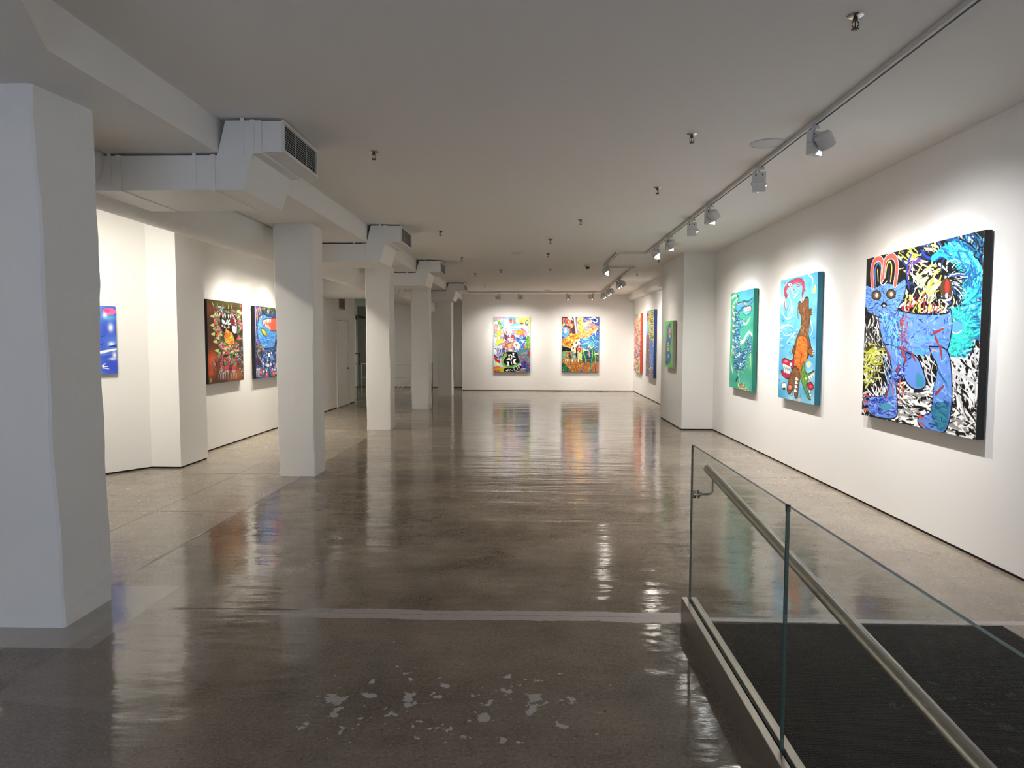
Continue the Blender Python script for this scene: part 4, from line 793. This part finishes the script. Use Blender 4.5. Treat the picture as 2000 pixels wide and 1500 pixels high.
for (y,ty,lab,fl,pw,cc) in ((5.19,5.95,'nearest track spotlight on the right, drum head turned to the large blue cat painting',-1,1.15,cool),
    (6.41,6.1,'second track spotlight from the camera, square back towards us',1,1.0,None),
    (8.15,8.5,'third track spotlight, above the wall between the cat and the brown beast paintings',-1,.95,cool),
    (9.04,8.7,'fourth track spotlight, square back towards us, over the brown beast painting',1,.9,None),
    (10.5,10.7,'fifth track spotlight, over the green serpent painting',-1,.9,cool),
    (11.55,10.9,'sixth track spotlight, last before the track steps left',-1,.8,None)):
    spot_fixture('track_spotlight',lab,2.06,y,(XW,ty,1.32),pw,60,fl,cc or (1,.925,.82))
spot_fixture('track_spotlight','track spotlight on the short offset piece of track, facing the wall pier',1.53,14.25,(2.73,13.55,1.45),.55,44,-1)
for (y,ty,lab,fl,pw) in ((16.95,18.3,'spotlight on the far track, nearer of the pair facing the tall blue painting',-1,.7),(17.35,18.9,'spotlight on the far track, farther of the pair facing the tall blue painting',-1,.5),
    (19.2,20.6,'spotlight on the far track, nearer of the middle pair by the soffit',-1,.7),(19.65,21.0,'spotlight on the far track, farther of the middle pair by the soffit',-1,.5),
    (20.55,21.6,'spotlight on the far track just before the corner',-1,.25),(21.0,21.9,'spotlight at the very corner of the far track',-1,.2)):
    spot_fixture('track_spotlight',lab,2.14,y,(XW,ty,1.4),pw,50,fl)
for (x,tx,lab,fl) in ((-1.0,-.75,'leftmost spotlight on the track before the back wall',1),(-.42,-.55,'second spotlight from the left on the back wall track',-1),(1.075,1.4,'third spotlight from the left on the back wall track',-1),(1.88,1.72,'rightmost of the four spotlights on the back wall track',1)):
    spot_fixture('track_spotlight',lab,x,21.36,(tx,BY,1.45),.78,44,fl,(1,.95,.88))
# spotlights of the left aisle, up behind the round duct
lt=thing('lighting_track','white lighting track between the round duct and the left wall','track',(-3.93,4,3.2))
MB().box(-.018,.018,-2.5,10.2,-.014,.0185).link('track_rail','track',lt)
for (y,tx,ty,lab,pw,sz) in ((5.45,-5.3,7.5,'aisle spotlight nearest the camera, facing the blue painting',.8,70),(6.32,-4.75,8.35,'aisle spotlight facing the angled wall by the pier',.65,66),
    (10.7,-4.7,10.2,'aisle spotlight facing the spiked beast painting',.7,66),(11.45,-4.7,11.0,'aisle spotlight between the two dark paintings',.6,66),(12.1,-4.7,12.1,'aisle spotlight facing the blue beast painting',.7,66),(13.7,-4.7,14.0,'farthest aisle spotlight, facing the bare wall',.6,66)):
    spot_fixture('track_spotlight',lab,-3.93,y,(tx,ty,1.75 if y<9 else 1.1),pw*1.15,sz,1,(1,.94,.82))
for (y,lab) in ((-.4,'fill spotlight added out of view to the right, behind the camera'),(-1.9,'fill spotlight added out of view towards the shop window')):  # unseen lamps added to raise the ambient light near the camera
    spot_fixture('track_spotlight',lab,2.06,y,(XW,y-.3,1.7),.45,60,-1,(1,.93,.84))
for (y,lab) in ((2.2,'added fill spotlight behind the nearest column, facing the near left wall'),(3.7,'added fill spotlight between the nearest column and the blue painting')):  # fill lamps added out of sight for bounce light
    spot_fixture('track_spotlight',lab,-3.93,y,(-5.6,y,1.9),1.3,44,1,(1,.93,.84),spill=2)
# ---------------------------------------------------------------- paintings
def srgb2lin(a): a=np.clip(a,0,1); return np.where(a<=.04045,a/12.92,((a+.055)/1.055)**2.4)
def painting(art,label,corner,udir,wd,ht,nrm,th,edge,z0,gap=.012):
    # corner: where the picture's left edge meets the wall (x,y); udir: unit vector to the picture's right; nrm: unit vector off the wall
    c=art(); img=srgb2lin(c.img); H_,W_=img.shape[:2]; ux,uy=udir; nx,ny=nrm
    r=thing('painting',label,'painting',(corner[0]+ux*wd/2,corner[1]+uy*wd/2,z0))
    u=np.linspace(-wd/2,wd/2,W_); v=np.linspace(ht,0,H_); U,V=np.meshgrid(u,v); d=gap+th+.0012
    co=np.stack([U*ux+nx*d,U*uy+ny*d,V],-1).reshape(-1,3)
    i=np.arange(H_*W_).reshape(H_,W_); q=np.stack([i[:-1,:-1],i[1:,:-1],i[1:,1:],i[:-1,1:]],-1).reshape(-1,4)
    me=bpy.data.meshes.new('canvas_front'); me.vertices.add(len(co)); me.vertices.foreach_set('co',co.ravel().astype(np.float32))
    me.loops.add(q.size); me.loops.foreach_set('vertex_index',q.ravel().astype(np.int32)); me.polygons.add(len(q)); me.polygons.foreach_set('loop_start',(np.arange(len(q))*4).astype(np.int32)); me.polygons.foreach_set('loop_total',np.full(len(q),4,np.int32)); me.update(calc_edges=True)
    at=me.color_attributes.new('paint','FLOAT_COLOR','POINT'); at.data.foreach_set('color',np.concatenate([img.reshape(-1,3),np.ones((H_*W_,1))],1).ravel().astype(np.float32))
    me.materials.append(M['canvas']); o=bpy.data.objects.new('canvas_front',me); COL.objects.link(o); o.parent=r
    em=pmat('canvas_side',tuple(srgb2lin(np.array(edge)/255.)),.6)
    b=MB(); n=0
    def P(a,bb,z): return (a*ux+nx*bb,a*uy+ny*bb,z)
    vs=[P(a,bb,z) for z in (0,ht) for a,bb in ((-wd/2,gap),(wd/2,gap),(wd/2,gap+th),(-wd/2,gap+th))]
    link('canvas_edge',vs,[(0,1,2,3),(7,6,5,4),(0,4,5,1),(1,5,6,2),(2,6,7,3),(3,7,4,0)],em,r)
    cl_=[P(a,bb,z) for z in (ht*.5,ht*.9) for a,bb in ((-wd*.3,0),(wd*.3,0),(wd*.3,gap),(-wd*.3,gap))]
    link('hanging_rail',cl_,[(0,1,2,3),(7,6,5,4),(0,4,5,1),(1,5,6,2),(2,6,7,3),(3,7,4,0)],'white_metal',r)
    return r
RU=(0,-1);RN=(-1,0)
painting(art_cat,'largest painting, blue cat with red horns and a turquoise tail on black and white',(WR,6.79),RU,1.73,1.512,RN,.055,(8,8,9),.895)
painting(art_diver,'tall light blue painting of a brown beast diving head down, orange belly',(WR,9.07),RU,1.16,1.514,RN,.06,(22,105,128),.886)
painting(art_serpent,'tall green painting of a blue scaly serpent with open jaws',(WR,11.30),RU,1.15,1.512,RN,.06,(28,130,110),.876)
painting(art_swimmer,'small bright green painting of a blue figure, hung on the wall pier',(2.735,13.90),RU,.80,.905,RN,.055,(165,152,140),1.108)
painting(art_totem,'narrow looking painting with a dark blue edge, nearer of two on the far right wall',(WR,19.50),RU,1.22,1.825,RN,.07,(28,45,95),.645)
painting(art_crowd,'red and yellow crowded painting, farther of two on the far right wall',(WR,21.80),RU,1.22,1.80,RN,.06,(190,60,45),.665)
painting(art_carnival,'left painting on the back wall, crowded multicolour scene with white bones on black',(-1.25,BY),(1,0),1.18,1.80,(0,-1),.05,(90,110,120),.622)
painting(art_volcano,'right painting on the back wall, orange and blue scene with green stems',(.985,BY),(1,0),1.19,1.80,(0,-1),.05,(60,70,110),.622)
painting(art_beast,'dark brown painting of a spiked red and green beast on the left wall',(-4.7,9.70),(0,1),1.20,1.22,(1,0),.05,(10,8,8),.985)
painting(art_bird,'dark blue painting of a blue beast with red mouth, half hidden by the second column',(-4.7,11.38),(0,1),1.21,1.225,(1,0),.055,(10,9,12),.975)
dx,dy=.805/1.4286,1.18/1.4286; dd=math.hypot(dx,dy); dx/=dd; dy/=dd
painting(art_sky,'blue and white painting with a pink spot, mostly hidden by the nearest column',(-5.02-dx*.62,8.12-dy*.62),(dx,dy),.62,.80,(dy,-dx),.045,(28,40,130),1.215)
# ---------------------------------------------------------------- sprinklers, discs, dome camera
def sprinkler(loc_,label):
    r=thing('fire_sprinkler',label,'sprinkler',loc_,0,'fire sprinklers on the ceiling')
    MB().lathe([(0,0),(.040,0),(.040,-.003),(.034,-.008),(.018,-.012),(0,-.012)],seg=24).link('escutcheon','chrome',r,True)
    b=MB().lathe([(0,-.012),(.011,-.012),(.012,-.020),(.009,-.028),(0,-.028)],seg=12).lathe([(0,-.028),(.003,-.028),(.003,-.062),(0,-.062)],seg=8)
    for s_ in (-1,1): b.tube([(s_*.009,0,-.026),(s_*.016,0,-.036),(s_*.016,0,-.048),(s_*.005,0,-.064)],.0028,8)
    b.link('frame','bronze',r,True)
    MB().lathe([(0,-.064),(.016,-.064),(.019,-.067),(.016,-.069),(0,-.069)],seg=16).link('deflector','bronze',r,True)
    return r
sps=[(1.598,3.556,'nearest fire sprinkler on the ceiling, top right corner of the photo'),(1.239,5.496,'fire sprinkler on the ceiling level with the nearest track spotlight'),(1.308,7.343,'fire sprinkler in the right row, third from the camera'),(.638,9.23,'fire sprinkler on the ceiling centre, ahead of the middle pair'),
(.284,10.945,'nearer of two close fire sprinklers near the ceiling centre'),(.288,12.699,'farther of two close fire sprinklers, level with the ceiling disc'),(-1.356,5.927,'fire sprinkler beside the nearest duct grille'),(-1.347,10.117,'fire sprinkler beside the second duct'),(-1.352,13.253,'fire sprinkler just short of the third duct grille'),
(-.698,15.543,'small fire sprinkler between the left sprinkler row and the ceiling disc'),(-1.353,16.343,'left row fire sprinkler between third and fourth ducts'),(.404,15.448,'small fire sprinkler to the left of the dome camera'),(-1.351,19.7,'farthest fire sprinkler of the left row, beyond the last duct'),
(2.454,16.267,'far fire sprinkler between track and right wall soffit'),(2.448,13.503,'fire sprinkler under the sixth spotlight by the wall pier')]
s0=None
for x,y,lab in sps:
    k=(3.22-cz(y))/1.62; X_,Y_=x*(1-k),y*(1-k)
    s0=sprinkler((X_,Y_,cz(Y_)),lab) if s0 is None else dup(s0,(X_,Y_,cz(Y_)),0,lab)
dl=thing('recessed_downlight','large round recessed ceiling light, switched off, beside the track','light fitting',(1.909,5.757,3.22))
MB().lathe([(.118,0),(.137,0),(.137,-.004),(.130,-.008),(.120,-.006),(.118,0)],seg=48).link('trim_ring','fixture',dl,True)
MB().lathe([(0,-.001),(.06,-.0015),(.118,-.005)],seg=48).link('diffuser','slat',dl,True)
k=0
for x,y,r_,lab in ((-.278,12.65,.125,'flat white ceiling disc near the middle of the room'),(.484,20.9,.125,'flat white ceiling disc close to the back wall')):
    d_=MB().lathe([(0,-.014),(r_-.02,-.014),(r_-.004,-.010),(r_,0),(0,0)],seg=40).link('ceiling_disc','fixture',None,True); d_.location=(x,y,cz(y)); tag(d_,lab,'ceiling disc','flat ceiling discs')
dm=thing('dome_camera','small security camera with black dome on the ceiling','security camera',(1.16,14.55,cz(14.55)))
MB().lathe([(0,0),(.060,0),(.060,-.030),(.052,-.036),(0,-.036)],seg=28).link('mount','fixture',dm,True)
MB().lathe([(.046,-.036),(.044,-.050),(.034,-.068),(.018,-.078),(0,-.081)],seg=28).link('dome','black',dm,True)
# ---------------------------------------------------------------- far left corner: door, vent, glass door, stair rails
XL=-4.70
sl_=thing('added_fill_light','added flat fill light inside the side room behind the glass door','light fitting',(-6.0,21.0,cz(21)-.002))  # unseen light added to brighten the side room
MB().box(-.3,.3,-.3,.3,-.04,0,.004).link('housing','fixture',sl_); MB().box(-.28,.28,-.28,.28,-.045,-.0401).link('diffuser',pmat('fill_glow',(.9,.9,.9),.4,emit=((1,.96,.88),1.5)),sl_)
_a=area('room_fill',(0,0,-.06),(0,0,0),.5,.5,16,(1,.96,.88)); _a.parent=sl_
dr=MB()
for y0,y1,z0,z1 in ((16.36,16.42,0,2.18),(17.40,17.46,0,2.18),(16.42,17.40,2.12,2.18)): dr.box(XL,XL+.018,y0,y1,z0,z1)
dr=struct(dr.link('door_1','white_metal'),'narrow white door in the left wall behind the second column')
MB().box(XL+.001,XL+.010,16.428,17.392,.012,2.112).link('door_leaf','duct',dr)
MB().box(XL+.0005,XL+.004,16.42,17.40,.0,2.12).link('door_gap','rubber',dr)
MB().tube([(XL+.008,17.32,.93),(XL+.055,17.32,.93)],.012,12).tube([(XL+.055,17.33,.93),(XL+.055,17.20,.93)],.009,12).lathe([(0,0),(.028,0),(.028,.008),(0,.008)],seg=20,mat=Matrix.Translation((XL+.010,17.32,.93))@Matrix.Rotation(math.pi/2,4,'Y')).link('door_handle','bronze',dr,True)
for z in (.25,1.10,1.92): MB().box(XL+.010,XL+.020,16.415,16.43,z-.05,z+.05).link('hinge','bronze',dr)
vn=thing('wall_vent','dark grille high on the left wall above the narrow door','vent',(XL,16.9,2.39))
frame(0,.012,-.27,.27,0,.40,.025).link('frame','shoe',vn)
v_=MB()
for i in range(12): v_.prism([(.001,.032+i*.029),(.003,.034+i*.029),(.010,.022+i*.029),(.008,.020+i*.029)],-.245,.245,'y') 
v_.link('louvre','shoe',vn); MB().box(.0002,.0008,-.245,.245,.025,.375).link('backing','rubber',vn)
gd=thing('glass_door','frameless glass door with a long loop handle at the end of the left wall','door',(XL,18.3,0))
MB().box(-.006,.006,0,1.0,.01,2.24).link('door_pane','glass_green',gd); MB().box(-.007,.007,-.012,-.001,.01,2.24).link('door_seal','rubber',gd)
MB().box(-.018,.018,-.03,.12,2.19,2.30).link('patch_fitting','bronze',gd)
MB().tube([(-.005,.05,1.00),(-.055,.05,1.00),(-.065,.05,1.02),(-.065,.05,1.26),(-.055,.05,1.28),(.055,.05,1.28),(.065,.05,1.26),(.065,.05,1.02),(.055,.05,1.00),(.005,.05,1.00)],.011,10).link('pull_handle','bronze',gd,True)
tg=thing('glass_partition','fixed green glass panels above and beyond the glass door','glass partition',(XL,18.3,0))
MB().box(-.006,.006,-.19,1.7,2.31,3.18).box(-.006,.006,1.01,1.7,.01,2.30).link('fixed_pane','glass_green',tg); MB().box(-.012,.012,1.70,1.73,0,3.18).link('end_post','shoe',tg)
ddk=MB().box(-6.15,-5.75,24.08,24.10,0,2.84); struct(ddk.link('door_2','rubber'))
sr=thing('stair_railing','white tubular stair railing in the far left corner','railing',(-4.2,22.0,0))
MB().tube([(-1.3,0,.886),(.95,0,.886)],.018,10).tube([(-1.3,0,.456),(.95,0,.456)],.014,10).link('top_rail','white_metal',sr,True)
MB().tube([(-.20,-.02,.05),(.24,-.02,.45)],.016,10).tube([(-.06,-.02,.05),(.38,-.02,.45)],.016,10).link('slope_rail','white_metal',sr,True)
for x in (-1.3,.30): MB().tube([(x,0,0),(x,0,.886)],.014,10).link('post','white_metal',sr,True)
po=MB().box(-.022,.022,-.022,.022,0,.93,.003).link('newel_post','rubber'); po.location=(-3.225,22.0,0); tag(po,'short black post standing left of the farthest column','post')
